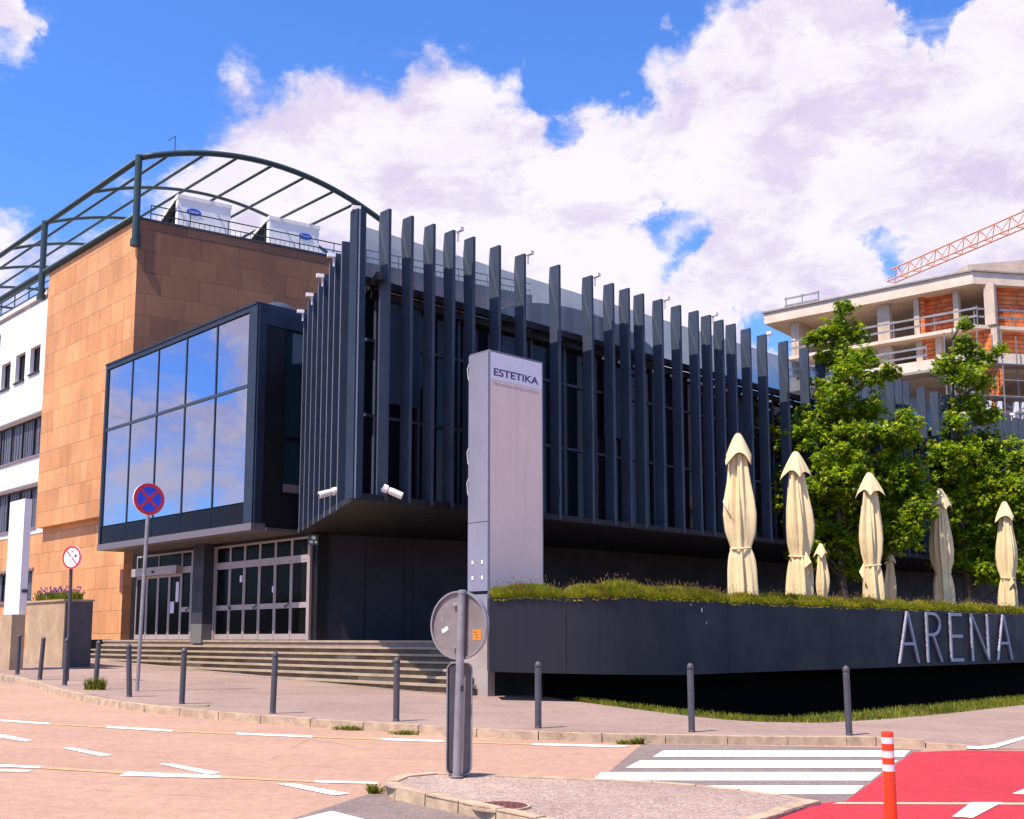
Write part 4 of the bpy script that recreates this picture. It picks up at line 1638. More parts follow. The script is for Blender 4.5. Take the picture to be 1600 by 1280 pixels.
ZPT = at(765, 933.8, 24.5).z
ZPB0, ZPB1 = at(765, 1050, 24.5).z, at(1050, 1055, 26.0).z
inner = offset(outer, 1.15)
print('planter', ZPT, ZPB0, ZPB1)
ter = [FD.p(-8.6, 0.36, 0), FD.p(S_STL + .04, 0.36, 0), FD.p(S_STL + .04, -5, 0), Vector((-4, 60, 0)), Vector((40, 66, 0))] + [p.copy() for p in inner[::-1]]
mb = MB()
mb.prism(ter, Z_PLAT - 0.35, Z_PLAT)
struct(build(mb, 'terrace', M['pave']))
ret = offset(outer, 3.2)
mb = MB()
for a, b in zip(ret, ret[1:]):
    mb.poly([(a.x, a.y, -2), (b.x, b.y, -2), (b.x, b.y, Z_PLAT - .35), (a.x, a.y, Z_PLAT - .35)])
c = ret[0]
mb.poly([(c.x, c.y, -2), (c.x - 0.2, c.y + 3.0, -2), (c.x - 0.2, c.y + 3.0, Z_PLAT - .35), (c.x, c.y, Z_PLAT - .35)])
tag(build(mb, 'retaining_wall', mat('shade_black_concrete', (0.006, 0.006, 0.007), 0.95, spec=0.05)), 'retaining wall set back under the planter, its shade painted black', 'wall')  # shade under the planter is put into this near-black colour

steps = thing('entrance_steps', 'weathered stone steps rising from the pavement to the entrance doors', 'steps', FD.p(0, 2.0, 0.4))
NR = 6
N_ST, T_ST = 0.36, 0.235
for k in range(NR + 1):
    n1 = N_ST + T_ST * k
    z1 = Z_PLAT - 0.172 * k
    mb = MB()
    sR, sL = -8.35 - 0.12 * k, S_STL
    # riser block
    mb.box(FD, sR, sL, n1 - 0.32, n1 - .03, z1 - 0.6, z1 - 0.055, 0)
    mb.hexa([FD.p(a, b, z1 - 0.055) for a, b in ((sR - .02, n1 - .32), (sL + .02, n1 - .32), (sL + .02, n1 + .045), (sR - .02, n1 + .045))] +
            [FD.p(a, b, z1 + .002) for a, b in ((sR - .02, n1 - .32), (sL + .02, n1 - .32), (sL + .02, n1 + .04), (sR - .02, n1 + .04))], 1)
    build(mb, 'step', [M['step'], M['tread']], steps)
for (s0, k) in ((7.2, 3), (5.6, 3), (4.4, 4), (-3.4, 2), (-6.0, 5), (1.5, 5)):
    mb = MB()
    n1 = N_ST + T_ST * k
    z1 = Z_PLAT - 0.172 * k
    mb.box(FD, s0, s0 + rnd.uniform(.7, 1.5), n1 - .03, n1 - .025, z1 - 0.165, z1 - .06)
    build(mb, 'patched_riser', M['tread'], steps)
mb = MB()
mb.box(FD, S_STL + .05, S_STL + 0.3, 0.05, 1.75, 0, Z_PLAT + 0.02)
build(mb, 'side_wall', M['anth_dark'], steps)
# pale edging strip in front of the steps
e0_, e1_ = FD.p(-9.6, 1.98, 0), FD.p(S_STL, 1.98, 0)
f0_, f1_ = FD.p(-9.6, 1.82, 0), FD.p(S_STL, 1.82, 0)
sheet([(e0_.x, e0_.y), (f0_.x, f0_.y), (f1_.x, f1_.y), (e1_.x, e1_.y)], 'edging', M['tread'], 0.006)

# ------------------------------------------------------------------ totem sign
tA = plan(763, 26.0)
FTm = Fr(tA[0], tA[1], BR)
FTs = Fr(tA[0], tA[1], BL)
ZTT = at(764, 546, 26.0).z
ZTB_ = at(740, 1019, 26.3).z
tw = FTm.hit(848, 700)[0]
tt = FTs.hit(734, 560)[0]
print('totem', ZTT, ZTB_, tw, tt)
plinth = thing('sign_plinth', 'pale stone plinth carrying the tall advertising totem beside the steps', 'plinth', FTm.p(0.9, -.4, 0.3))
mb = MB()
mb.box(FTm, -0.06, 0.16, -tt - 0.3, 0.05, -0.2, ZTB_)
build(mb, 'base_block', M['plinth'], plinth)
mb = MB()
mb.box(FTm, 0.16, tw, -tt, 0.0, -0.2, ZTB_ - .01)  # rest of the plinth, painted black for the shade under the planter
build(mb, 'shade_footing', M['anth_dark'], plinth)
mb = MB()
mb.box(FTm, -0.065, 0.06, -tt + .0, 0.055, -.2, ZTB_ + 0.3)
build(mb, 'corner_upstand', M['plinth'], plinth)
mb = MB()
for z in (0.62, 0.98):
    mb.box(FTm, -0.064, -0.058, -tt - .3, 0.05, z, z + 0.012)
build(mb, 'joint', M['kerb'], plinth)
tot = thing('advertising_totem', 'tall pale advertising totem with purple lettering on a white head, in front of the louvres', 'sign', FTm.p(0.9, -.2, ZTB_))
mb = MB()
mb.box(FTm, 0.02, tw - 0.02, -tt + .02, -0.02, ZTB_ + .002, ZTT - 0.03)
build(mb, 'core', M['anth_dark'], tot)
ZHD = FTm.hit(764, 592)[1]
mb = MB()
mb.box(FTm, 0.03, tw - 0.03, -0.02, 0.0, ZTB_ + 0.05, ZHD)
build(mb, 'front_panel', M['totem_face'], tot)
mb = MB()
mb.box(FTm, 0.03, tw - 0.03, -0.02, 0.006, ZHD + 0.006, ZTT - 0.04)
build(mb, 'head_panel', M['totem_head'], tot)
mb = MB()
mb.box(FTm, 0.0, tw, -tt - .01, 0.012, ZTT - 0.03, ZTT)
mb.box(FTm, 0.0, 0.03, -0.03, 0.012, ZTB_ + .02, ZTT - .03)
mb.box(FTm, tw - 0.03, tw, -0.03, 0.012, ZTB_ + .02, ZTT - .03)
build(mb, 'edge_trim', M['anth_edge'], tot)
zj = at(745, 925, 26.2).z
zk = at(745, 816, 26.2).z
for z0, z1 in ((ZTB_ + .03, zj - .06), (zj + .02, zk - .008), (zk + .008, ZTT - .05)):
    mb = MB()
    mb.box(FTs, 0.0, tt, -0.02, 0.03, z0, z1)
    build(mb, 'side_panel', M['totem_side'], tot)
mb = MB()
for s, z in ((0.18, zj + .72), (0.52, zj + .72), (0.18, zj + .35), (0.52, zj + .35)):
    mb = MB()
    mb.box(FTs, s - .03, s + .03, 0.03, 0.045, z - .06, z + .03)
    build(mb, 'bracket', M['white'], tot)
mb = MB()
for k, z in enumerate((ZTT - 0.45, ZTT - 2.55, ZTT - 3.3)):
    mb.tube([FTs.p(tt + .0, 0.0, z + .25), FTs.p(tt + .06, 0.02, z + .1), FTs.p(tt + 0.05, 0.0, z - .15), FTs.p(tt + .0, 0, z - .25)], 0.011, 5)
build(mb, 'loose_cable', M['white'], tot)
wL = tw - 0.30
o_ = FTm.p(0.15, 0.009, ZTT - 0.62)
mb = MB()
text_faces(mb, 'ESTETIKA', lambda x, y: o_ + FTm.u * x + Vector((0, 0, y)), wL, 0.19, 0, 0.025)
build(mb, 'lettering', M['purple'], tot)
o2_ = FTm.p(0.15, 0.009, ZTT - 0.86)
mb = MB()
text_faces(mb, 'Neinvazivna estetska medicina', lambda x, y: o2_ + FTm.u * x + Vector((0, 0, y)), wL, 0.11, 0)
build(mb, 'small_lettering', M['grey_text'], tot)

# ------------------------------------------------------------------ curved planter with letters
planter = thing('curved_planter', 'long dark metal planter curving round the terrace edge with silver letters', 'planter', (3.0, 26.0, 0.8))
cum = [0.0]
for a, b in zip(outer, outer[1:]):
    cum.append(cum[-1] + (b - a).length)


def p_at(L):
    for i in range(len(cum) - 1):
        if cum[i + 1] >= L or i == len(cum) - 2:
            t = (L - cum[i]) / (cum[i + 1] - cum[i])
            p = outer[i].lerp(outer[i + 1], t)
            d0 = (outer[min(i + 1, len(outer) - 1)] - outer[max(i - 1, 0)]).normalized()
            d1 = (outer[min(i + 2, len(outer) - 1)] - outer[i]).normalized()
            d = d0.lerp(d1, min(1, max(0, t))).normalized()
            return p, Vector((-d.y, d.x, 0)), d


def zbot(L):
    t = min(1, L / 4.8)
    return ZPB0 + (ZPB1 - ZPB0) * t


TOT = cum[-1]
seams = [0.0, cum[3], 6.9, 13.2, 21, TOT]
for a, b in zip(seams, seams[1:]):
    mb = MB()
    n = max(2, int((b - a) / 0.22))
    rows = []
    for k in range(n + 1):
        L = a + 0.006 + (b - a - 0.012) * k / n
        p, nn, d = p_at(L)
        rows.append((p, p + nn * 0.06, zbot(L)))
    for (p, q, z0), (p2, q2, z02) in zip(rows, rows[1:]):
        P = lambda v, z: Vector((v.x, v.y, z))
        mb.poly([P(p, z0), P(p2, z02), P(p2, ZPT), P(p, ZPT)])
        mb.poly([P(q, z0), P(q2, z02), P(q2, ZPT), P(q, ZPT)])
        mb.poly([P(p, ZPT), P(p2, ZPT), P(q2, ZPT), P(q, ZPT)])
        mb.poly([P(p, z0), P(p2, z02), P(q2, z02), P(q, z0)])
    for (p, q, z0) in (rows[0], rows[-1]):
        mb.poly([P(p, z0), P(q, z0), P(q, ZPT), P(p, ZPT)])
    build(mb, 'planter_panel', M['planter'], planter, smooth=False, weld=True)
mb = MB()
n = 60
rows = []
for k in range(n + 1):
    L = TOT * k / n
    p, nn, d = p_at(L)
    rows.append((p + nn * 0.065, p + nn * 1.12, zbot(L) + .03))
for (p, q, z0), (p2, q2, z02) in zip(rows, rows[1:]):
    P = lambda v, z: Vector((v.x, v.y, z))
    mb.poly([P(p, ZPT - .06), P(p2, ZPT - .06), P(q2, ZPT - .06), P(q, ZPT - .06)], 1)
    mb.poly([P(p, z0), P(p2, z02), P(q2, z02), P(q, z0)], 0)
    mb.poly([P(q, z0), P(q2, z02), P(q2, ZPT), P(q, ZPT)], 0)
    mb.poly([P(p, z0), P(p2, z02), P(p2, ZPT - .07), P(p, ZPT - .07)], 0)
build(mb, 'trough', [M['anth_dark'], M['soil']], planter)
mb = MB()
p, nn, d = p_at(0)
mb.poly([p + Vector((0, 0, ZPB0)), p + nn * 1.12 + Vector((0, 0, ZPB0)), p + nn * 1.12 + Vector((0, 0, ZPT)), p + Vector((0, 0, ZPT))])
build(mb, 'end_panel', M['planter'], planter)
for L_, z_, r_ in ((5.75, ZPT - .22, .026), (5.95, ZPT - .52, .014), (5.3, ZPT - .10, .013)):
    p, nn, d = p_at(L_)
    mb = MB()
    c_ = p - nn * 0.003 + Vector((0, 0, z_))
    mb.extr([c_ + d * r_ * math.cos(a) + Vector((0, 0, r_ * 2.0 * math.sin(a) * (1 + .3 * math.cos(3 * a)))) for a in [2 * math.pi * k / 12 for k in range(12)]], nn * .002)
    build(mb, 'splash_mark', M['white'], planter)
# letters
FP = Fr(PLm.x, PLm.y, BR)
zt1, zb1 = FP.hit(1420, 955.5)[1], FP.hit(1420, 1036)[1]
print('letters', zt1, zb1, [FP.hit(x, 995)[0] for x in (1403, 1437, 1448, 1473, 1485, 1506, 1518, 1548, 1557, 1583)])
TH_L = 0.06


def stroke(mb, s0, z0, s1, z1, w):
    """a flat stroke whose ends are cut level"""
    pts = [FP.p(s0 - w / 2, 0.03, z0), FP.p(s0 + w / 2, 0.03, z0), FP.p(s1 + w / 2, 0.03, z1), FP.p(s1 - w / 2, 0.03, z1)]
    mb.extr(pts, FP.n * TH_L)


def hbar(mb, s0, s1, z, h):
    mb.extr([FP.p(s0, 0.03, z - h / 2), FP.p(s1, 0.03, z - h / 2), FP.p(s1, 0.03, z + h / 2), FP.p(s0, 0.03, z + h / 2)], FP.n * (TH_L - 0.004))


for ch, x0, x1 in (('A', 1404, 1437), ('R', 1449, 1473), ('E', 1486, 1506), ('N', 1519, 1547), ('A', 1558, 1583)):
    a, b = FP.hit(x0 - 4, 1000)[0], FP.hit(x1 - 5, 1000)[0]
    w, H = b - a, zt1 - zb1
    wS = 0.09
    mb = MB()
    if ch == 'A':
        m = (a + b) / 2
        stroke(mb, a + wS / 2, zb1, m - .01, zt1, wS)
        stroke(mb, b - wS / 2, zb1, m + .01, zt1, wS * 1.001)
        hbar(mb, a + w * 0.25, b - w * 0.25, zb1 + H * 0.37, 0.09)
    elif ch == 'R':
        stroke(mb, a + wS / 2, zb1, a + wS / 2, zt1, wS)
        cz, rr = zt1 - H * 0.24, H * 0.24
        cs, rs = a + w * 0.42, w * 0.55
        k = 14
        o_p = [(cs + rs * math.sin(math.pi * i / k), cz + rr * math.cos(math.pi * i / k)) for i in range(k + 1)]
        i_p = [(cs + (rs - wS * .9) * math.sin(math.pi * i / k), cz + (rr - 0.09) * math.cos(math.pi * i / k)) for i in range(k + 1)]
        for i in range(k):
            mb.extr([FP.p(*[o_p[i][0], 0.03, o_p[i][1]]), FP.p(o_p[i + 1][0], .03, o_p[i + 1][1]), FP.p(i_p[i + 1][0], .03, i_p[i + 1][1]), FP.p(i_p[i][0], .03, i_p[i][1])], FP.n * (TH_L - .003))
        hbar(mb, a + wS, cs, zt1 - 0.045, 0.09)
        hbar(mb, a + wS, cs, cz - rr + 0.045, 0.09)
        stroke(mb, b - wS / 2 + .02, zb1, a + w * 0.42, cz - rr + .06, wS)
    elif ch == 'E':
        stroke(mb, a + wS / 2, zb1, a + wS / 2, zt1, wS)
        for z in (zb1 + 0.05, zb1 + H * 0.52, zt1 - 0.05):
            hbar(mb, a + wS, b, z, 0.10)
    elif ch == 'N':
        stroke(mb, a + wS / 2, zb1, a + wS / 2, zt1, wS)
        stroke(mb, b - wS / 2, zb1, b - wS / 2, zt1, wS)
        stroke(mb, b - wS / 2, zb1, a + wS / 2, zt1 - .003, wS * .98)
    build(mb, 'letter', M['letter'], planter)

# lavender and grasses on the planter
mb = MB()
fl = MB()
r2 = random.Random(11)


def blade(m, p, az, lean, h, w):
    d = Vector((math.cos(az), math.sin(az), 0))
    x = Vector((-d.y, d.x, 0)) * w
    t = p + d * lean + Vector((0, 0, h))
    mid = p + d * lean * 0.35 + Vector((0, 0, h * 0.55))
    m.poly([p - x, p + x, mid + x * .8, t, mid - x * .8])


nb_ = 60000
mounds = [(r2.uniform(0, 31), r2.uniform(.2, .9), r2.uniform(.35, .7), r2.uniform(.10, .24)) for _ in range(115)]
mounds += [(3.3, .45, .8, .34), (0.9, .5, .8, .22), (5.2, .5, .8, .24), (6.6, .5, .7, .2)]


def mound_h(L, off):
    h = 0.08
    for l0, o0, w, hh in mounds:
        q = ((L - l0) / w) ** 2 + ((off - o0) / (w * .9)) ** 2
        if q < 1:
            h = max(h, hh * (1 - q) ** .7 + .07)
    return h * min(1, .35 + off * 2.2)


for k in range(nb_):
    L = 0.10 + (31 - 0.10) * r2.random() ** 1.5
    p, nn, d = p_at(L)
    off = 0.03 + 1.0 * r2.random() ** 1.5
    h = mound_h(L, off) * r2.uniform(.55, 1.0)
    q = p + nn * off
    az = r2.uniform(0, 6.28)
    over = off < 0.14 and r2.random() < 0.45
    ln = r2.uniform(.07, .17)
    lean = r2.uniform(0.02, 0.13)
    z0_ = ZPT - .05 + h
    if over:
        az = math.atan2(-nn.y, -nn.x) + r2.uniform(-.9, .9)
        lean = r2.uniform(0.06, 0.16)
        ln = r2.uniform(-.07, .08)
    blade(mb, Vector((q.x, q.y, z0_)), az, lean, ln, r2.uniform(.005, .011) * (1 + L * .05))
    if r2.random() < (0.02 if L < 3 else 0.035) and not over:
        t = Vector((q.x, q.y, z0_))
        dx = Vector((r2.uniform(-.08, .08), r2.uniform(-.08, .08), ln + r2.uniform(.03, .2)))
        blade(fl, t, az, .01, dx.z * .9, .0025)
        fl.tube([t + dx * .85, t + dx], 0.008, 4, r2=0.004)
stuff(build(mb, 'lavender', M['lav']), 'green and yellowing lavender growing along the top of the dark planter', 'lavender')
stuff(build(fl, 'lavender_flowers', M['flower']), 'faded brown lavender flower spikes standing above the planter', 'lavender flowers')

# grass verge under the planter
mb = MB()
VI = offset(vgv, 2.3)
VI[0] = vgv[0].copy()
for (a, b), (c, d) in zip(zip(vgv, vgv[1:]), zip(VI, VI[1:])):
    P = lambda v, dz: Vector((v.x, v.y, zs(v.x, v.y) + dz))
    mb.poly([P(a, .002), P(b, .002), P(d, -.16), P(c, -.16)])
    mb.poly([P(c, -.16), P(d, -.16), P(d, -2.6), P(c, -2.6)])
struct(build(mb, 'verge', M['turf']))
mb = MB()
mb.poly([(-2, 22, -2.4), (50, 22, -2.4), (50, 60, -2.4), (-2, 60, -2.4)])
struct(build(mb, 'sunken_yard', M['earth']))
mb = MB()
edge = smooth_line(vgv, 6)
cumE = [0.0]
for a, b in zip(edge, edge[1:]):
    cumE.append(cumE[-1] + (b - a).length)
for k in range(15000):
    L = r2.random() * cumE[-1] * 0.92
    for i in range(len(cumE) - 1):
        if cumE[i + 1] >= L:
            break
    t = (L - cumE[i]) / (cumE[i + 1] - cumE[i])
    p = edge[i].lerp(edge[i + 1], t)
    d = (edge[i + 1] - edge[i]).normalized()
    off = 2.1 * r2.random() ** 1.5 * min(1, L / 3)
    q = p + Vector((-d.y, d.x, 0)) * off
    q.z = zs(q.x, q.y) - .07 * off
    blade(mb, q, r2.uniform(0, 6.28), r2.uniform(.01, .09), r2.uniform(.04, .14), r2.uniform(.005, .011))
stuff(build(mb, 'grass', M['grass']), 'strip of short grass between pavement and the shade under the planter', 'grass')

# weeds at the kerb and a bollard
def weed(px, py, n, h, label, dz=0.0, spread=0.14):
    g = ground(px, py, dz)
    m_ = MB()
    for k in range(n):
        a = r2.uniform(0, 6.28)
        rr = spread * r2.random() ** .8
        q = Vector((g.x + rr * math.cos(a) * 1.5, g.y + rr * math.sin(a) * .5, zs(g.x, g.y) + dz))
        blade(m_, q, r2.uniform(0, 6.28), r2.uniform(.02, .14), h * r2.uniform(.4, 1), r2.uniform(.006, .014))
    tag(build(m_, 'weed', M['grass'], loc=(g.x, g.y, g.z)), label, 'weed', 'weeds along the kerb')


weed(148, 1078, 150, 0.32, 'tall tuft of weeds at the foot of a leaning bollard', 0, .16)
weed(548, 1141, 120, 0.09, 'low weed in the gutter left of the keep right sign, nearest the third white dash', ROAD, .2)
weed(632, 1148, 90, 0.09, 'low weed in the gutter just left of the sign seen from behind', ROAD, .16)
weed(881, 1157, 170, 0.16, 'bushy weed in the gutter in front of the planter', ROAD, .17)
weed(976, 1163, 60, 0.08, 'small weed at the kerb by the start of the grey crossing', ROAD, .1)
weed(998, 1163, 80, 0.13, 'upright weed at the kerb where the grey crossing begins', ROAD, .07)
weed(584, 1240, 50, 0.12, 'weed growing at the blunt tip of the traffic island', ROAD, .05)

# ------------------------------------------------------------------ bollards
bol = thing('bollard', 'x', 'bollard', (0, 0, 0), 'bollards along the kerb')
mb = MB()
mb.lathe([(0.060, -0.1), (0.060, 0.02), (0.054, 0.03), (0.054, 0.93), (0.050, 0.94), (0.046, 0.95)], (0, 0, 0), 16)
build(mb, 'post', M['bollard'], bol, smooth=False)
mb = MB()
mb.lathe([(0.046, 0.95), (0.056, 0.955), (0.057, 0.985), (0.050, 1.015), (0.034, 1.038), (0.012, 1.05)], (0, 0, 0), 16)
build(mb, 'cap', M['bollard'], bol, smooth=True)
bl = [
    (27, 1054, 993, 0, 'grey bollard farthest left, in front of the white pillar plinth'),
    (62, 1062, 997, 2.5, 'grey bollard second from the left, in front of the beige low wall'),
    (101, 1071, 999, 0, 'grey bollard third from the left, in front of the dark end of the low wall'),
    (149, 1077, 1003, 1.5, 'grey bollard with weeds at its foot'),
    (202, 1089, 1008, -3.0, 'leaning grey bollard just left of the no stopping sign pole'),
    (284, 1100, 1015, 0.6, 'grey bollard right of the no stopping sign pole, on a pale patch'),
    (426, 1115, 1021, 1.2, 'grey bollard alone before the middle of the steps'),
    (619, 1127, 1030, 0, 'grey bollard just left of the sign seen from behind'),
    (841, 1138, 1037, 0, 'grey bollard before the left end of the dark planter'),
    (1081, 1144, 1040, -.3, 'grey bollard before the blank middle of the dark planter'),
    (1327, 1149, 1044, -.8, 'grey bollard before the planter nearest the silver letters'),
]
for i, (px, py, pt, tilt, lab) in enumerate(bl):
    g = ground(px, py)
    o = bol if i == 0 else copy_tree(bol)
    o.location = (g.x, g.y, g.z)
    h = (py - pt) * g.y / (F_PX * COS) / 1.05
    o.scale = (1, 1, h)
    o.rotation_euler = (0, R(tilt), r2.uniform(0, 3))
    o.rotation_euler = (0, R(tilt), 0)
    o['label'] = lab
print('bollard h', [round((b[1] - b[2]) * ground(b[0], b[1]).y / F_PX, 2) for b in bl])
g = ground(288, 1103)
mb = MB()
mb.wbox(g.x - .4, g.x + .45, g.y - .1, g.y + .12, zs(g.x, g.y) - .02, zs(g.x, g.y) + .012)
struct(build(mb, 'pavement_patch', M['tread']))


# ------------------------------------------------------------------ traffic signs
def disc_frame(c, nrm):
    nrm = nrm.normalized()
    x = Vector((0, 0, 1)).cross(nrm).normalized()
    y = nrm.cross(x)
    return lambda a, b, h: c + x * a + y * b + nrm * h


def disc(mb, fr, r, h0, h1, seg=40, mi=0):
    pts = [fr(r * math.cos(a), r * math.sin(a), h0) for a in [2 * math.pi * k / seg for k in range(seg)]]
    nrm = fr(0, 0, 1) - fr(0, 0, 0)
    mb.extr(pts, nrm * (h1 - h0), mi)


def ring(mb, fr, r0, r1, h0, h1, seg=40, mi=0):
    for k in range(seg):
        a, b = 2 * math.pi * k / seg, 2 * math.pi * (k + 1) / seg
        lo_ = [fr(r1 * math.cos(a), r1 * math.sin(a), h1), fr(r1 * math.cos(b), r1 * math.sin(b), h1), fr(r0 * math.cos(b), r0 * math.sin(b), h1), fr(r0 * math.cos(a), r0 * math.sin(a), h1)]
        mb.poly(lo_, mi)
        mb.poly([fr(r1 * math.cos(a), r1 * math.sin(a), h0), fr(r1 * math.cos(b), r1 * math.sin(b), h0), lo_[1], lo_[0]], mi)
        mb.poly([fr(r0 * math.cos(a), r0 * math.sin(a), h0), fr(r0 * math.cos(b), r0 * math.sin(b), h0), lo_[2], lo_[3]], mi)


# no stopping
g = ground(214, 1080)
sg = thing('no_stopping_sign', 'round blue sign with a red border and red cross on a grey leaning pole', 'traffic sign', g)
c = at(233, 780, g.y - 0.05)
rr = 25.5 / F_PX * g.y
top = at(234, 757, g.y + .03)
mb = MB()
mb.tube([g - Vector((0, 0, .1)), top], 0.042, 10)
build(mb, 'pole', M['galv'], sg, smooth=False)
tocam = (CAM - c)
nrm = Vector((tocam.x, tocam.y, 0)).normalized()
ang = R(24)
nrm = Vector((nrm.x * math.cos(ang) - nrm.y * math.sin(ang), nrm.x * math.sin(ang) + nrm.y * math.cos(ang), 0.02))
fr = disc_frame(c, nrm)
mb = MB()
disc(mb, fr, rr, -0.03, 0.0)
pl = build(mb, 'plate', M['sign_white'], sg)
mb = MB()
disc(mb, fr, rr * .90, 0.0, 0.004)
build(mb, 'blue_field', M['sign_blue'], pl)
mb = MB()
ring(mb, fr, rr * .78, rr * .985, 0.0, 0.009)
for q in (R(45), R(135)):
    ca, sa_ = math.cos(q), math.sin(q)
    w_ = rr * 0.085
    L_ = rr * 0.80
    hh = 0.008 if q < 1 else 0.0075
    mb.extr([fr(ca * L_ - sa_ * w_, sa_ * L_ + ca * w_, 0.004), fr(ca * L_ + sa_ * w_, sa_ * L_ - ca * w_, .004), fr(-ca * L_ + sa_ * w_, -sa_ * L_ - ca * w_, .004), fr(-ca * L_ - sa_ * w_, -sa_ * L_ + ca * w_, .004)], nrm.normalized() * (hh - .004))
build(mb, 'red_cross', M['sign_red'], pl)
mb = MB()
for dz in (-.12, .12):
    mb.lathe([(0.055, -0.02), (0.055, 0.02)], top + Vector((0, 0, -rr + dz)), 10)
build(mb, 'clamp', M['galv'], sg)

# red slashed sign further left
Y2 = ground(105, 1064).y
g = ground(105, 1064)
sg = thing('prohibition_sign', 'small round white sign with red border and red slash before the stone wall', 'traffic sign', g)
c = at(112, 871, Y2 - .13)
rr = 18.2 / F_PX * Y2
mb = MB()
mb.tube([g - Vector((0, 0, .1)), at(112, 857, Y2 + .05)], 0.04, 10)
build(mb, 'pole', M['bollard'], sg)
tocam = (CAM - c)
nrm = Vector((tocam.x, tocam.y, 0)).normalized()
ang = R(-43)
nrm = Vector((nrm.x * math.cos(ang) - nrm.y * math.sin(ang), nrm.x * math.sin(ang) + nrm.y * math.cos(ang), 0.0))
fr = disc_frame(c, nrm)
mb = MB()
disc(mb, fr, rr, -0.025, 0.0)
pl = build(mb, 'plate', M['sign_white'], sg)
mb = MB()
ring(mb, fr, rr * .84, rr * .985, 0.0, 0.008)
ca, sa_ = math.cos(R(-46)), math.sin(R(-46))
w_, L_ = rr * .05, rr * .85
for l0, l1 in ((-L_, -rr * .12), (rr * .05, L_)):
    mb.extr([fr(ca * l0 - sa_ * w_, sa_ * l0 + ca * w_, 0.0), fr(ca * l0 + sa_ * w_, sa_ * l0 - ca * w_, 0), fr(ca * l1 + sa_ * w_, sa_ * l1 - ca * w_, 0), fr(ca * l1 - sa_ * w_, sa_ * l1 + ca * w_, 0)], nrm * .006)
build(mb, 'red_slash', M['sign_red'], pl)
mb = MB()
for a, b, r_ in ((.42, .12, .13), (.05, .50, .07), (-.15, -.35, .05)):
    f2 = disc_frame(fr(rr * a, rr * b, 0), nrm)
    disc(mb, f2, rr * r_, 0, 0.004, 10)
build(mb, 'worn_symbol', M['bollard'], pl)

# sign seen from behind on the traffic island
g = ground(713, 1214, isl_dz(-.6))
sg = thing('keep_right_sign', 'grey back of a round traffic sign above a tall marker box on the island', 'traffic sign', g)
Yk = g.y
mb = MB()
mb.tube([g - Vector((0, 0, .1)), at(722, 924, Yk)], 0.046, 14)
mb.lathe([(0.052, -.012), (0.052, 0.02), (0.03, 0.03)], at(722, 926, Yk), 14)
mb.lathe([(0.075, 0), (0.075, 0.008), (0.05, 0.012)], g, 14)
build(mb, 'pole', M['galv'], sg, smooth=False)
c = at(718, 977, Yk + 0.075)
rr = 53.0 / F_PX * (Yk + .07)
tocam = (CAM - c)
nrm = Vector((tocam.x, tocam.y, 0)).normalized()
ang = R(-35)
nrm = Vector((nrm.x * math.cos(ang) - nrm.y * math.sin(ang), nrm.x * math.sin(ang) + nrm.y * math.cos(ang), 0))
fr = disc_frame(c, nrm)
mb = MB()
disc(mb, fr, rr, -0.012, 0.0, 48)
pl = build(mb, 'plate', M['galv_dark'], sg)
mb = MB()
ring(mb, fr, rr * .955, rr * 1.005, -0.03, 0.028, 48)
build(mb, 'rim', M['galv'], pl)
mb = MB()
disc(mb, fr, rr * .98, -0.02, -0.0125, 48)
build(mb, 'blue_front', M['sign_blue'], pl)
for dz in (0.62, -0.62):
    mb = MB()
    mb.extr([fr(-.07, rr * dz - .02, 0), fr(.07, rr * dz - .02, 0), fr(.07, rr * dz + .02, 0), fr(-.07, rr * dz + .02, 0)], nrm * 0.04)
    build(mb, 'bracket', M['galv'], sg)


def quad_on(fr_, a, b, w, h, rot, hz):
    ca_, sb_ = math.cos(rot), math.sin(rot)
    return [fr_(a + x * ca_ - y * sb_, b + x * sb_ + y * ca_, hz) for x, y in ((-w, -h), (w, -h), (w, h), (-w, h))]


mb = MB()
mb.extr(quad_on(fr, -rr * .52, -rr * .13, .045, .022, R(28), 0.0), nrm * .003)
build(mb, 'white_sticker', M['sign_white'], pl)
mb = MB()
mb.extr(quad_on(fr, rr * .62, -rr * .28, .055, .058, 0, 0.0), nrm * .003, 0)
for k, yy in enumerate((.03, .0, -.03)):
    mb.extr(quad_on(fr, rr * .62 - .02 + k * .012, -rr * .28 + yy, .022 - .004 * k, .004, 0, 0.003), nrm * .001, 1)
build(mb, 'orange_sticker', [M['orange_tag'], M['black']], pl)
mb = MB()
mb.extr(quad_on(fr, -rr * .62, rr * .18, .012, .03, R(20), 0.0), nrm * .002)
mb.extr(quad_on(fr, -rr * .30, -rr * .42, .035, .009, R(-35), 0.0), nrm * .002)
build(mb, 'scuff', M['galv'], pl)
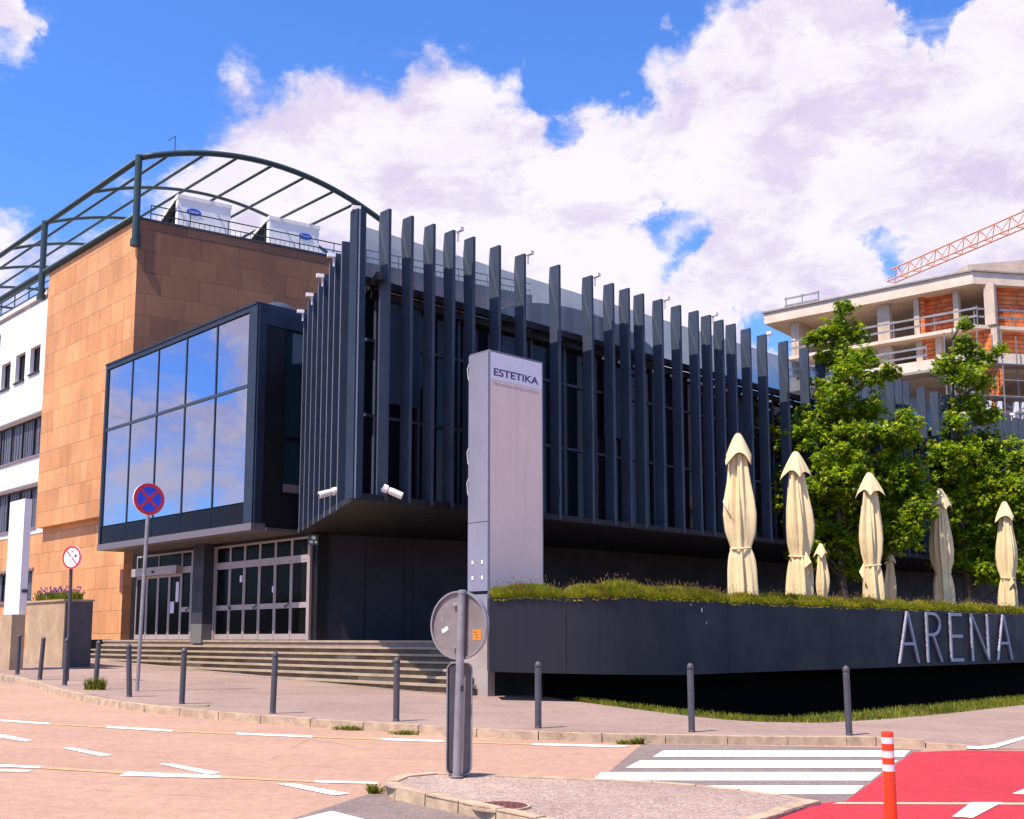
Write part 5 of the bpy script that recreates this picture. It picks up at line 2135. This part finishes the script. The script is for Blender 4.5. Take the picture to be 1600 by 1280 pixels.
# marker box
zb_ = at(717, 1212, Yk).z
zt_ = at(717, 1036, Yk).z
wb = 20.0 / F_PX * Yk
xm = at(717, 1100, Yk).x
mb = MB()
prof = []
rc = 0.07
for cx_, cz_, a0_ in ((wb - rc, zt_ - rc, 0), (-wb + rc, zt_ - rc, 90), (-wb + rc, zb_ + rc, 180), (wb - rc, zb_ + rc, 270)):
    for k in range(6):
        a = R(a0_ + 18 * k)
        prof.append((cx_ + rc * math.cos(a), cz_ + rc * math.sin(a)))
mb.extr([(xm + x, Yk + 0.12, z) for x, z in prof], Vector((0, 0.05, 0)))
bx_ = build(mb, 'marker_box', M['galv_dark'], sg)
mb = MB()
for i in range(len(prof)):
    j = (i + 1) % len(prof)
    (x, z), (x2, z2) = prof[i], prof[j]
    i0, i1 = (x * .90, (z - (zt_ + zb_) / 2) * .985 + (zt_ + zb_) / 2), (x2 * .90, (z2 - (zt_ + zb_) / 2) * .985 + (zt_ + zb_) / 2)
    mb.poly([(xm + x, Yk + .06, z), (xm + x2, Yk + .06, z2), (xm + x2, Yk + .171, z2), (xm + x, Yk + .171, z)])
    mb.poly([(xm + i0[0], Yk + .06, i0[1]), (xm + i1[0], Yk + .06, i1[1]), (xm + i1[0], Yk + .12, i1[1]), (xm + i0[0], Yk + .12, i0[1])])
    mb.poly([(xm + x, Yk + .06, z), (xm + x2, Yk + .06, z2), (xm + i1[0], Yk + .06, i1[1]), (xm + i0[0], Yk + .06, i0[1])])
build(mb, 'box_edge', M['galv'], bx_)
mb = MB()
mb.wbox(xm - .11, xm - .045, Yk + .07, Yk + .12, zb_ + .04, zt_ - .03)  # dark strip standing in for the shadow beside the pole
build(mb, 'shadow_strip', M['bollard'], bx_)
mb = MB()
mb.wbox(xm + .02, xm + .05, Yk - .05, Yk + .06, zt_ - .31, zt_ - .25)
build(mb, 'clamp', M['black'], sg)
# manhole on the island
g = ground(783, 1259, isl_dz(-.1))
for _ in range(3):
    g = ground(783, 1259, isl_dz(g.x) - .004)
mh = thing('manhole_cover', 'round rusty manhole cover set in the traffic island', 'manhole cover', g)
mb = MB()
mb.lathe([(0.245, -.02), (0.245, 0.006), (0.0, 0.006)], g, 32)
build(mb, 'lid', M['rust'], mh)
mb = MB()
mb.lathe([(0.25, -.02), (0.25, 0.004), (0.28, 0.004), (0.28, -.02)], g, 32)
build(mb, 'frame', M['kerb'], mh)
mb = MB()
for k in range(-3, 4):
    for j in range(-3, 4):
        if k * k + j * j < 11:
            mb.wbox(g.x + k * .06 - .014, g.x + k * .06 + .014, g.y + j * .06 - .014, g.y + j * .06 + .014, g.z + .005, g.z + .010)
build(mb, 'tread_studs', M['rust'], mh)

# orange flexible post
top = at(1384, 1143, 9.6)
base = ground(1387, 1322, ROAD)
base = Vector((top.x + .012, 9.6, zs(top.x, 9.6) + ROAD + .006))
post = thing('flexible_post', 'bright orange flexible traffic post with three white bands beside the crossing', 'traffic post', base)
H = top.z - base.z
ps = 9.6 / F_PX
mb = MB()
rp = 9.1 * ps
mb.lathe([(rp * 1.08, 0.0), (rp * 1.06, H * .3), (rp * 1.0, H - .02), (rp * .96, H - .004), (rp * .8, H)], base, 28)
build(mb, 'tube', M['orange_post'], post, smooth=False)
for y0, y1 in ((1152, 1162), (1173, 1184), (1194, 1205)):
    mb = MB()
    z1, z0 = at(1384, y0, 9.6).z - base.z, at(1384, y1, 9.6).z - base.z
    mb.lathe([(rp * 1.005, z0), (rp * 1.03, z0 + .002), (rp * 1.03, z1 - .002), (rp * 1.005, z1)], base, 28)
    build(mb, 'reflective_band', M['post_white'], post, smooth=False)
mb = MB()
mb.lathe([(0.12, 0), (0.12, .02), (0.07, .05)], base, 24)
build(mb, 'base_plate', M['black'], post)

# ------------------------------------------------------------------ left: white pillar and low wall
g = ground(14, 1047)
F1 = Fr(g.x, g.y, BL)
F2 = Fr(g.x, g.y, BR)
cz = at(14, 960, g.y).z
w2 = F2.hit(38, 1000)[0]
mb = MB()
mb.box(F2, 0, w2, -1.0, 0.0, g.z - .2, cz)
tag(build(mb, 'pillar_plinth', M['beige_wall'], loc=g), 'brown stone plinth under the white pillar at the far left', 'plinth')
cy = g.y + .25
cA = Vector((*plan(27, cy), 0))
F5, F6 = Fr(cA.x, cA.y, BL), Fr(cA.x, cA.y, BR)
wa, wb_ = F5.hit(9, 900)[0], F6.hit(44, 900)[0]
zt_ = at(29, 779, cy).z
wp = thing('white_pillar', 'plain white upright pillar on a brown stone plinth at the far left', 'pillar', F6.p(.2, -.2, cz))
mb = MB()
mb.hexa([F6.p(0, 0, cz + .002), F6.p(wb_, 0, cz + .002), F6.p(wb_, -wa, cz + .002), F6.p(0, -wa, cz + .002), F6.p(0, 0, zt_), F6.p(wb_, 0, zt_), F6.p(wb_, -wa, zt_), F6.p(0, -wa, zt_)])
build(mb, 'shaft', M['white_wall'], wp)
zz = at(32, 926, cy).z
for f in (.22, .55):
    mb = MB()
    mb.box(F6, wb_ * f, wb_ * f + .09, 0.0, 0.03, zz, zz + .1)
    build(mb, 'socket', M['bollard'], wp)
g = ground(98, 1043)
F3 = Fr(g.x, g.y, BL)
F4 = Fr(g.x, g.y, BR)
zt_ = at(98, 939, g.y).z
lw_ = thing('low_wall', 'beige rendered low wall with a dark end, flowers growing on it', 'wall', F3.p(1.5, -.4, g.z))
mb = MB()
mb.box(F3, 0.0, 3.2, -.86, 0.0, -.2, zt_)
build(mb, 'wall_body', M['beige_wall'], lw_)
mb = MB()
mb.box(F4, 0.0, .86, 0.0, 0.015, -.2, zt_ - .03)
build(mb, 'dark_end', M['dark_end'], lw_)
mb = MB()
mb.box(F3, -.04, 3.2, -.9, 0.05, zt_, zt_ + .06)
build(mb, 'coping', M['beige_wall'], lw_)
mb = MB()
for k in range(900):
    s, n_ = r2.uniform(0.5, 3.1), -r2.uniform(.15, .75)
    q = F3.p(s, n_, zt_ + .05)
    h = r2.uniform(.12, .36)
    blade(mb, q, r2.uniform(0, 6.28), r2.uniform(.02, .2), h, .014)
    if r2.random() < .12:
        t = q + Vector((r2.uniform(-.15, .15), r2.uniform(-.15, .15), h + .05))
        i_ = len(mb.f)
        for _ in range(3):
            blade(mb, t, r2.uniform(0, 6.28), .05, .09, .02)
        mb.m[i_:] = [1] * 3
tag(build(mb, 'flowering_plant', [M['grass'], M['violet']], loc=F3.p(1.5, -.8, zt_ + .05)), 'purple flowering plants on top of the beige low wall', 'plant')


# ------------------------------------------------------------------ security cameras and exit sign
def sec_cam(px, py, F, n, ax, label):
    s, z = F.hit(px, py, n)
    c = F.p(s, n, z)
    t = thing('security_camera', label, 'security camera', c, 'security cameras on the louvre building')
    ax = ax.normalized()
    mb = MB()
    mb.lathe([(0.03, 0.0), (0.075, 0.01), (0.085, 0.06), (0.085, 0.34), (0.07, 0.36)], c, 14, 0, ax)
    build(mb, 'body', M['white'], t)
    mb = MB()
    mb.lathe([(0.1, -.14), (0.1, -.03), (0.05, 0.0), (0.05, 0.05)], c, 14, 0, ax)
    mb.tube([c - ax * .08, c - ax * .08 - F.n * (n - 0.0)], 0.045, 8)
    build(mb, 'bracket', M['white'], t)
    mb = MB()
    mb.lathe([(0.05, .361), (0.05, .37)], c, 12, 0, ax)
    build(mb, 'lens', M['black'], t)


sec_cam(518, 769, FL_, 0.12, Vector((-.75, -.5, -.28)), 'white bullet security camera on the short side of the louvres')
sec_cam(607, 766, FR_, 0.12, Vector((.75, .1, -.32)), 'white bullet security camera at the start of the long louvre front')
s, z = FK.hit(489, 843, .3)
t = thing('exit_sign', 'small green and white emergency exit sign hanging above the doors', 'sign', FK.p(s, .3, z), )
FX = Fr(FK.p(s, .3, 0).x, FK.p(s, .3, 0).y, 80)
mb = MB()
mb.box(FX, -.14, .16, 0, .04, z - .17, z + .14)
build(mb, 'panel', mat('exit_green', (0.03, 0.10, 0.08), 0.4), t)
mb = MB()
pts = [FX.p(.02 + .07 * math.cos(a), .041, z + .05 + .06 * math.sin(a)) for a in [2 * math.pi * k / 14 for k in range(14)]]
mb.extr(pts, FX.n * .003)
mb.box(FX, -.1, .0, .041, .045, z - .12, z - .04)
mb.box(FX, .05, .13, .041, .045, z - .12, z - .05)
build(mb, 'pictogram', M['sign_white'], t)
mb = MB()
mb.tube([FX.p(0, .02, z + .14), FX.p(0, .02, ZB - .15)], .015, 6)
build(mb, 'hanger', M['black'], t)


# ------------------------------------------------------------------ closed parasols
def parasol(px, Y, ptop, seed, label, small=False, rot=0.0, dz=0.0):
    rr_ = random.Random(seed)
    X = plan(px, Y)[0]
    z0 = Z_PLAT
    zt = at(px, ptop, Y).z
    H = zt - z0
    t = thing('closed_parasol', label, 'parasol', (X, Y, z0), 'closed parasols on the terrace')
    mb = MB()
    mb.tube([(X, Y, z0), (X, Y, zt - 0.2)], 0.04, 10)
    build(mb, 'pole', M['galv'], t)
    mb = MB()
    mb.lathe([(0.42, 0), (0.42, .08), (0.1, .1), (0.06, .2)], (X, Y, z0), 20)
    build(mb, 'base', M['bollard'], t)
    k1, k2, k3 = rr_.uniform(0, 6.28), rr_.uniform(0, 6.28), rr_.uniform(0, 6.28)
    sc_ = H / 5.4 * 0.97
    prof = [(0.12, 0.345), (0.22, 0.335), (0.33, 0.31), (0.41, 0.275), (0.438, 0.245), (0.470, 0.27), (0.52, 0.315), (0.60, 0.345), (0.68, 0.32), (0.76, 0.265), (0.83, 0.225), (0.91, 0.17), (0.98, 0.07)]
    rows = []
    NS = 72
    fine = []
    for (h0, r0), (h1, r1) in zip(prof, prof[1:]):
        for j in range(3):
            f = j / 3
            fine.append((h0 + (h1 - h0) * f, r0 + (r1 - r0) * f))
    fine.append(prof[-1])
    for h, r0 in fine:
        row = []
        tie = math.exp(-((h - 0.44) / 0.04) ** 2)
        for j in range(NS):
            a = 2 * math.pi * j / NS
            tw_ = h * 1.2
            fold = 0.17 * math.cos(3 * a + k1 + 2.2 * tw_) + 0.17 * math.cos(6 * a + k2 - 2 * tw_) + 0.13 * math.cos(11 * a + k3 + 3 * tw_) + 0.06 * math.cos(17 * a + k1 * 2 + 4 * h)
            pin = abs(math.sin(4 * a + k2 + tw_ * .6)) ** 0.6 * 0.10
            r = r0 * sc_ * (1 + (fold - pin) * (1 - 0.45 * tie))
            bx_, by_ = 0.06 * math.sin(h * 5 + k1) * r0 / .4, 0.05 * math.cos(h * 4 + k2) * r0 / .4
            zz_ = z0 + H * h
            if h < 0.13:
                zz_ += 0.10 * math.cos(3 * a + k3) + .05 * math.cos(5 * a)
            row.append(Vector((X + bx_ * .6 + r * math.cos(a + rot), Y + by_ * .6 + r * math.sin(a + rot), zz_)))
        rows.append(row)
    for r1, r2_ in zip(rows, rows[1:]):
        for j in range(NS):
            j2 = (j + 1) % NS
            mb = mb
    mb = MB()
    for row in rows:
        mb.v += row
    for i in range(len(rows) - 1):
        for j in range(NS):
            j2 = (j + 1) % NS
            mb.f.append([i * NS + j, i * NS + j2, (i + 1) * NS + j2, (i + 1) * NS + j])
            mb.m.append(0)
    build(mb, 'canopy', M['cloth'], t, smooth=True)
    # hood over the top with four hanging corners
    mb = MB()
    rows = []
    nr = 9
    for i in range(nr + 1):
        f = i / nr
        row = []
        for j in range(NS):
            a = 2 * math.pi * j / NS
            q_ = a + k1 * .2
            sq = 1 / max(abs(math.cos(q_)), abs(math.sin(q_)))
            corner = (sq - 1) / 0.4142
            sqf = 1 + (sq - 1) * min(1, f * 1.3)
            r = sc_ * (0.05 + 0.285 * f ** 0.85) * sqf + sc_ * .012 * math.cos(9 * a + k2) * f + sc_ * .03 * f * math.cos(2 * a + k3)
            z = zt + 0.02 - sc_ * (0.62 * f ** 1.1 + 0.27 * corner * f ** 1.8) + (0.04 * sc_ * math.cos(3 * a + k3) * f)
            row.append(Vector((X + .01 + r * math.cos(a + rot), Y + r * math.sin(a + rot), z)))
        rows.append(row)
    for row in rows:
        mb.v += row
    for i in range(nr):
        for j in range(NS):
            j2 = (j + 1) % NS
            mb.f.append([i * NS + j, i * NS + j2, (i + 1) * NS + j2, (i + 1) * NS + j])
            mb.m.append(0)
    mb.f.append(list(range(NS)))
    mb.m.append(0)
    build(mb, 'hood', M['cloth'], t, smooth=True)
    # strap
    mb = MB()
    pts = []
    for j in range(25):
        a = 2 * math.pi * j / 24
        pts.append(Vector((X + sc_ * .268 * math.cos(a), Y + sc_ * .268 * math.sin(a), z0 + H * 0.44 + .03 * math.sin(a + k1))))
    mb.tube(pts, 0.028, 6, cap=False)
    build(mb, 'strap', M['cloth'], t)
    # loose corner of cloth
    if not small:
        mb = MB()
        az = {1: 3.5, 2: 5.2}.get(seed, k2)
        d = Vector((math.cos(az), math.sin(az), 0))
        x = Vector((-d.y, d.x, 0))
        c_ = Vector((X, Y, z0 + H * (.66 if seed == 1 else .40)))
        pA = [c_ + d * .30 * sc_ + Vector((0, 0, .38)), c_ + d * .52 * sc_ + Vector((0, 0, .02)), c_ + d * .46 * sc_ + x * .12 + Vector((0, 0, -.22)), c_ + d * .28 * sc_ + x * .14 + Vector((0, 0, -.5)), c_ + d * .26 * sc_ - x * .12 + Vector((0, 0, -.2))]
        mb.poly([pA[0], pA[1], pA[2]])
        mb.poly([pA[0], pA[2], pA[3]])
        mb.poly([pA[0], pA[1], pA[4]])
        build(mb, 'loose_flap', M['cloth'], t)
    return t


parasol(1161, 29.0, 678, 1, 'cream closed parasol farthest left and tallest, before the bare louvres')
parasol(1252, 32.5, 706, 2, 'cream closed parasol second from the left, before the left tree', rot=.4)
parasol(1368, 36.4, 739, 3, 'cream closed parasol in the middle, between the two trees', rot=.8)
parasol(1479, 39.6, 764, 4, 'cream closed parasol before the right tree, above the silver letters', rot=1.2)
parasol(1581, 42.6, 784, 5, 'cream closed parasol farthest right, above the last silver letter', rot=.2)
parasol(1287, 36.6, 850, 6, 'short cream closed parasol under the left tree, behind the second tall one', True)
parasol(1396, 39.5, 862, 7, 'short cream closed parasol just right of the middle tall one', True)


# ------------------------------------------------------------------ trees
def tree(px, Y, lobes, seed, label, depth=1.6):
    rr_ = random.Random(seed)
    X = plan(px, Y)[0]
    z0 = Z_PLAT
    t = thing('leafy_tree', label, 'tree', (X, Y, z0), 'trees on the terrace')
    zt = at(lobes[0][0], lobes[0][1], Y).z
    tr = MB()
    path = []
    for k in range(13):
        f = k / 12
        path.append(Vector((X + .12 * math.sin(f * 5 + seed), Y + .12 * math.cos(f * 4 + seed), z0 + (zt - .1 - z0) * f)))
    tr.tube(path, 0.17, 9, r2=0.015)
    lf = MB()

    def leaf(p, s, up):
        nrm_ = Vector((rr_.gauss(0, .6) - .1, rr_.gauss(0, .6) - .25, up + rr_.random() * .5)).normalized()
        a = rr_.uniform(0, 6.28)
        x = nrm_.cross(Vector((math.cos(a), math.sin(a), 0.2))).normalized()
        y = nrm_.cross(x)
        dp = nrm_ * (-s * .25)
        lf.poly([p - x * s * .9, p - y * s * .42 - x * s * .1, p - y * s * .85 + x * s * .25 + dp, p + x * s * .2 - y * s * .28, p + x * s * 1.0 + dp, p + x * s * .2 + y * s * .28, p + y * s * .85 + x * s * .25 + dp, p + y * s * .42 - x * s * .1])

    k_ = Y / (F_PX * COS)
    for (lx, ly, lr) in lobes:
        r = lr * k_ * (1.12 if ly > 670 else 1.0)
        c = at(lx, ly, Y)
        c.y += rr_.uniform(-1, .6) * min(depth, max(.2, r * .9))
        # limb from the trunk to the lobe
        zz = max(z0 + 1.2, c.z - .5 * abs(c.x - X) - .3)
        i = max(0, min(12, int((zz - z0) / (zt - .1 - z0) * 12)))
        if abs(c.x - X) > .4:
            org = path[i].copy()
            org.z = min(zz, path[min(12, i + 1)].z)
            tr.tube([org, org.lerp(c, .5) + Vector((0, 0, .12)), c], .06, 5, r2=.015)
        n = max(6, int((46 if ly > 670 else 36) * r * r + 7 * r))
        for _ in range(n):
            v = Vector((rr_.gauss(0, 1), rr_.gauss(0, 1), rr_.gauss(0, 1)))
            v = v.normalized() * r * rr_.random() ** .4 * rr_.uniform(.85, 1.12)
            v.z *= .78
            cc = c + v
            cr = rr_.uniform(.20, .40)
            for _ in range(int(rr_.uniform(16, 34))):
                w = Vector((rr_.gauss(0, 1), rr_.gauss(0, 1), rr_.gauss(0, .6)))
                w = w.normalized() * cr * rr_.random() ** .5
                leaf(cc + w, rr_.uniform(.085, .165), .55)
        # a few loose twigs beyond the outline
        for _ in range(int(3 + 4 * r)):
            a = rr_.uniform(0, 6.28)
            v = Vector((math.cos(a), rr_.uniform(-.5, .3), math.sin(a) * .8)).normalized()
            e = c + v * r * rr_.uniform(1.05, 1.35)
            for j in range(rr_.randint(5, 12)):
                leaf(c.lerp(e, rr_.uniform(.75, 1.0)) + Vector((rr_.gauss(0, .06), rr_.gauss(0, .06), rr_.gauss(0, .06))), rr_.uniform(.08, .14), .4)
    build(tr, 'trunk', M['bark'], t)
    build(lf, 'crown', M['leaf'], t)
    print('tree', len(lf.f))


tree(1322, 39.2, [(1318, 486, 12), (1310, 515, 24), (1338, 522, 18), (1275, 526, 12), (1292, 522, 12), (1303, 552, 26), (1345, 560, 20), (1325, 588, 34), (1288, 602, 22), (1372, 588, 18), (1390, 582, 9),
    (1300, 632, 32), (1350, 640, 32), (1258, 652, 15), (1250, 690, 36), (1320, 682, 42), (1390, 684, 34), (1428, 660, 16), (1410, 655, 14), (1212, 686, 18), (1232, 742, 36), (1300, 745, 52), (1380, 745, 48), (1432, 738, 26),
    (1222, 800, 28), (1290, 808, 44), (1370, 808, 44), (1422, 800, 24), (1250, 848, 24), (1320, 852, 30), (1388, 848, 22), (1420, 770, 32), (1405, 830, 30), (1335, 885, 20), (1215, 770, 22), (1270, 870, 18)], 3, 'bright green broadleaf tree nearer the camera, behind the second and third tall parasols')
tree(1512, 46.3, [(1506, 510, 9), (1504, 538, 18), (1524, 556, 17), (1484, 568, 18), (1546, 556, 12), (1558, 548, 8), (1505, 588, 30), (1540, 598, 16), (1470, 580, 12), (1515, 636, 32), (1488, 664, 20), (1546, 650, 20), (1510, 700, 40), (1448, 690, 20), (1470, 722, 36), (1562, 702, 32), (1592, 722, 28),
    (1440, 762, 30), (1500, 770, 48), (1572, 772, 50), (1625, 765, 40), (1455, 828, 30), (1522, 838, 46), (1592, 838, 46), (1640, 830, 40), (1500, 882, 18), (1572, 882, 26), (1630, 880, 30), (1462, 792, 32), (1640, 715, 32), (1540, 735, 34), (1598, 790, 38), (1540, 892, 26), (1430, 800, 26), (1470, 870, 20)], 8, 'bright green broadleaf tree farther right, behind the fourth and last tall parasols')

# ------------------------------------------------------------------ construction site
Yq = 66.0
FQ = Fr(*plan(1550, Yq), -50.7)
FQ2 = Fr(*plan(1550, Yq), 80.0)
con = thing('building_under_construction', 'unfinished concrete building with brick infill rising behind the right trees', 'building', FQ.p(6, -4, 0))
ZR = FQ.hit(1550, 418)[1]
L_R = FQ.hit(1194, 495)[0]
z_r0 = FQ.hit(1550, 437)[1]
z_2t, z_2b = FQ.hit(1550, 502)[1], FQ.hit(1550, 507.5)[1]
z_3t, z_3b = FQ.hit(1550, 548)[1], FQ.hit(1550, 566)[1]
BRK1, BRK2 = brick_mat('hollow_bricks_front', FQ.u), brick_mat('hollow_bricks_side', FQ2.u)
print('con', ZR, L_R, z_2t, z_3t, FQ.hit(1234, 556))


def slab(z0, z1, n_out, s_end, name='floor_slab', s_in=0.0):
    mb = MB()
    a, b, c, d = FQ.p(s_end, n_out, 0), FQ.p(0, n_out, 0), FQ2.p(16, n_out, 0), FQ2.p(16, -14, 0)
    # meeting point of the two offset faces
    e = FQ.o + (FQ.n + FQ2.n).normalized() * n_out / max(.3, (FQ.n + FQ2.n).normalized().dot(FQ.n))
    mb.prism([a, e, c, d, FQ.p(s_end, -14, 0)], z0, z1)
    return build(mb, name, M['pale_conc'], con)


slab(z_r0, ZR, 0.0, L_R, 'roof_slab')
mb = MB()
e = FQ.o
mb.prism([FQ.p(L_R + .1, 0.12, 0), FQ.p(-.05, .12, 0), FQ2.p(16, .12, 0), FQ2.p(16, -6, 0), FQ.p(L_R + .1, -6, 0)], ZR + .004, ZR + .1)
build(mb, 'roof_edge', M['ply'], con)
slab(z_2b, z_2t, -0.05, L_R - 1.6)
slab(z_3b, z_3t, 0.25, L_R - 1.4)
slab(z_3b - 3.2, z_3b - 2.9, 0.4, L_R - 1.4)
slab(z_3b - 6.4, z_3b - 6.1, 0.4, L_R - 1.4)
# roof house
mb = MB()
hs_ = FQ2.hit(1512, 410, -1.5)[0]
mb.extr([FQ2.p(hs_, -1.5, ZR + .1), FQ2.p(15, -1.5, ZR + .1), FQ2.p(15, -1.5, FQ2.hit(1600, 396, -1.5)[1] + 1.0), FQ2.p(hs_, -1.5, FQ2.hit(1512, 413.5, -1.5)[1])], FQ2.n * -2.5)
build(mb, 'roof_house', M['concrete'], con)
# back walls and core
mb = MB()
mb.box(FQ, 0.5, L_R - 3.0, -7, -6.8, z_3b - 6.4, z_r0)
mb.box(FQ2, 0.5, 15.5, -7, -6.8, z_3b - 6.4, z_r0)
build(mb, 'core_wall', M['concrete'], con)


def cols(pxs, z0, z1, yref, n0=-0.7, mname='column'):
    for x0, x1 in pxs:
        b, a = FQ.hit(x0, yref, n0)[0], FQ.hit(x1, yref, n0)[0]
        mb = MB()
        mb.box(FQ, a, b, n0 - .5, n0, z0, z1)
        build(mb, mname, M['concrete'], con)


zc = lambda x: x / 3.636 + 1160
cols([(zc(272), zc(293)), (zc(762), zc(830)), (zc(970), zc(1000)), (zc(1195), zc(1225)), (zc(1372), zc(1432))], z_2t, z_r0, 470)
cols([(zc(768), zc(845)), (zc(985), zc(1020)), (zc(1095), zc(1130)), (zc(1415), zc(1450)), (zc(270), zc(300))], z_3t, z_2b, 535)
# tall wall at the left bay, walls inside
mb = MB()
b, a = FQ.hit(zc(293), 480, -.72)[0], FQ.hit(zc(420), 480, -3.5)[0]
mb.box(FQ, b - .25, b, -5, -.75, z_2t, z_r0)
build(mb, 'cross_wall', M['concrete'], con)


def infill(F, m, x0, x1, z0, z1, n, y):
    s0, s1 = F.hit(x0, y, n)[0], F.hit(x1, y, n)[0]
    a, b = min(s0, s1), max(s0, s1)
    mb = MB()
    mb.box(F, a, b, n - .25, n, z0, z1)
    build(mb, 'brick_infill', m, con)


infill(FQ, BRK1, zc(1030), zc(1195), z_2t, z_r0, -1.3, 480)
b = FQ.hit(zc(1000), 480, -.8)[0]
mb = MB()
mb.box(FQ, b - .35, b - .1, -2.6, -.78, z_2t, z_r0)
build(mb, 'brick_infill', BRK2, con)
infill(FQ, BRK1, zc(1020), zc(1095), z_3t, z_2b, -.9, 535)
infill(FQ, BRK1, zc(1310), zc(1415), z_3t, z_2b, -.9, 535)
infill(FQ2, BRK2, 1556, 1640, z_2t, z_r0, -.5, 480)
infill(FQ2, BRK2, 1560, 1640, z_3t, z_2b, -.5, 530)
infill(FQ, BRK1, zc(1385), zc(1480), z_3b - 2.9, z_3b, -.9, 600)
for F, s0, s1 in ((FQ, -.3, .3),):
    pass
mb = MB()
for s in (5.2, 10.4):
    mb.box(FQ2, s, s + .6, -1.0, -.45, z_3b - 6.1, z_r0 - .001)
build(mb, 'column', M['concrete'], con)


# guard rails on slab edges
def rails(F, s0, s1, n, z, name='guard_rail', step=2.6):
    mb = MB()
    for dz in (.55, 1.05):
        mb.bar(F.p(s0, n, z + dz), F.p(s1, n, z + dz), .04, .13)
    k = s0
    while k <= s1:
        mb.bar(F.p(k, n - .04, z), F.p(k, n - .04, z + 1.2), .06, .06)
        k += step
    build(mb, name, M['scaf'], con)


rails(FQ, -.1, L_R - 1.7, -.15, z_2t)
rails(FQ2, 0.1, 15, -.15, z_2t)
rails(FQ, 3.0, L_R - 1.7, .1, z_3t - .2)
rails(FQ, L_R - 3.6, L_R - 1.1, -1.0, ZR, 'roof_barrier', 1.2)
# scaffold at the right below the third slab
mb = MB()
for s in [k * 1.6 - 2.5 for k in range(9)]:
    for n_ in (.6, 1.5):
        mb.tube([FQ2.p(s, n_, 2), FQ2.p(s, n_, z_3t + 1.0)], .045, 5)
for z in [z_3b - .3 - 1.0 * k for k in range(9)]:
    mb.tube([FQ2.p(-2.5, 1.5, z), FQ2.p(11, 1.5, z)], .04, 5)
    if int((z_3b - z)) % 2 == 0:
        mb.box(FQ2, -2.5, 11, .6, 1.5, z - .08, z - .03)
mb.bar(FQ.p(3.2, 1.2, z_3b - .1), FQ2.p(2.2, 1.6, z_3b - 3.4), .1, .14)
mb.bar(FQ2.p(1.2, 1.62, z_3b - 3.4), FQ2.p(6, 1.62, z_3b - .4), .08, .08)
scf = thing('scaffold', 'dark steel scaffold before the unfinished building at the right edge', 'scaffold', FQ2.p(4, 1, 0))
build(mb, 'scaffold_frame', M['scaf'], scf)
mb = MB()
for s in (-.4, 0.3, 1.4, 1.9, 2.4):
    mb.box(FQ2, s, s + .25, 1.2, 1.45, z_3b - 3.6, z_3b - 2.6)
build(mb, 'stacked_boards', M['white'], scf)
# edge canopy of formwork in front
mb = MB()
mb.prism([FQ.p(1.0, 1.8, 0), FQ.p(8.2, 1.8, 0), FQ.p(8.2, 0.3, 0), FQ.p(1.0, 0.3, 0)], z_3b - .45, z_3b - .3)
for s in (1.1, 4.6, 8.0):
    mb.tube([FQ.p(s, 1.7, 2), FQ.p(s, 1.7, z_3b - .45)], .06, 5)
build(mb, 'formwork_deck', M['ply'], con)

# ------------------------------------------------------------------ tower crane
jt = at(1392, 441, 120)
Yj = 100.0
for _ in range(30):
    Yj += (jt.z - at(1602, 352, Yj).z) * 2.0
ja = at(1602, 352, Yj)
print('jib', Yj)
dj = (ja - jt)
dj.z = 0
Lj = dj.length
dj.normalize()
zj_ = jt.z
crane = thing('tower_crane', 'orange lattice crane jib reaching in from the right above the building site', 'crane', jt + dj * 52 - Vector((0, 0, jt.z)))
sx = Vector((-dj.y, dj.x, 0))
mb = MB()
N = 26
BAYJ = 2.0
wj, hj = 1.1, 1.45


def jp(k, which):
    c = jt + dj * (k * BAYJ)
    if which == 't':
        return c + Vector((0, 0, hj))
    return c + sx * (wj / 2 if which == 'l' else -wj / 2)


for k in range(N):
    for w_, r_ in (('t', .075), ('l', .07), ('r', .07)):
        mb.tube([jp(k, w_), jp(k + 1, w_)], r_ * 1.25, 5)
    mb.tube([jp(k, 'l'), jp(k, 'r')], .05, 4)
    m1 = jt + dj * ((k + .5) * BAYJ) + Vector((0, 0, hj))
    for w_ in ('l', 'r'):
        mb.tube([jp(k, w_), m1], .045, 4)
        mb.tube([m1, jp(k + 1, w_)], .045, 4)
build(mb, 'jib', M['crane'], crane)
mst = jt + dj * 52
mb = MB()
for a, b in ((-.8, -.8), (.8, -.8), (.8, .8), (-.8, .8)):
    mb.tube([mst + dj * a + sx * b - Vector((0, 0, mst.z)), mst + dj * a + sx * b + Vector((0, 0, 1.5))], .1, 6)
z = 0
while z < mst.z:
    for (a, b), (c_, d_) in (((-.8, -.8), (.8, -.8)), ((.8, -.8), (.8, .8)), ((.8, .8), (-.8, .8)), ((-.8, .8), (-.8, -.8))):
        mb.tube([Vector((mst.x, mst.y, z)) + dj * a + sx * b, Vector((mst.x, mst.y, z + 1.6)) + dj * c_ + sx * d_], .05, 4)
    z += 1.6
mb.tube([mst + Vector((0, 0, 1.5)), mst + Vector((0, 0, 9))], .25, 6, r2=.1)
build(mb, 'mast', M['crane'], crane)
mb = MB()
mb.tube([mst + Vector((0, 0, 9)), jt + dj * 18 + Vector((0, 0, hj))], .04, 5)
build(mb, 'stay_cable', M['black'], crane)
print('jib z', jt.z, ja.z)
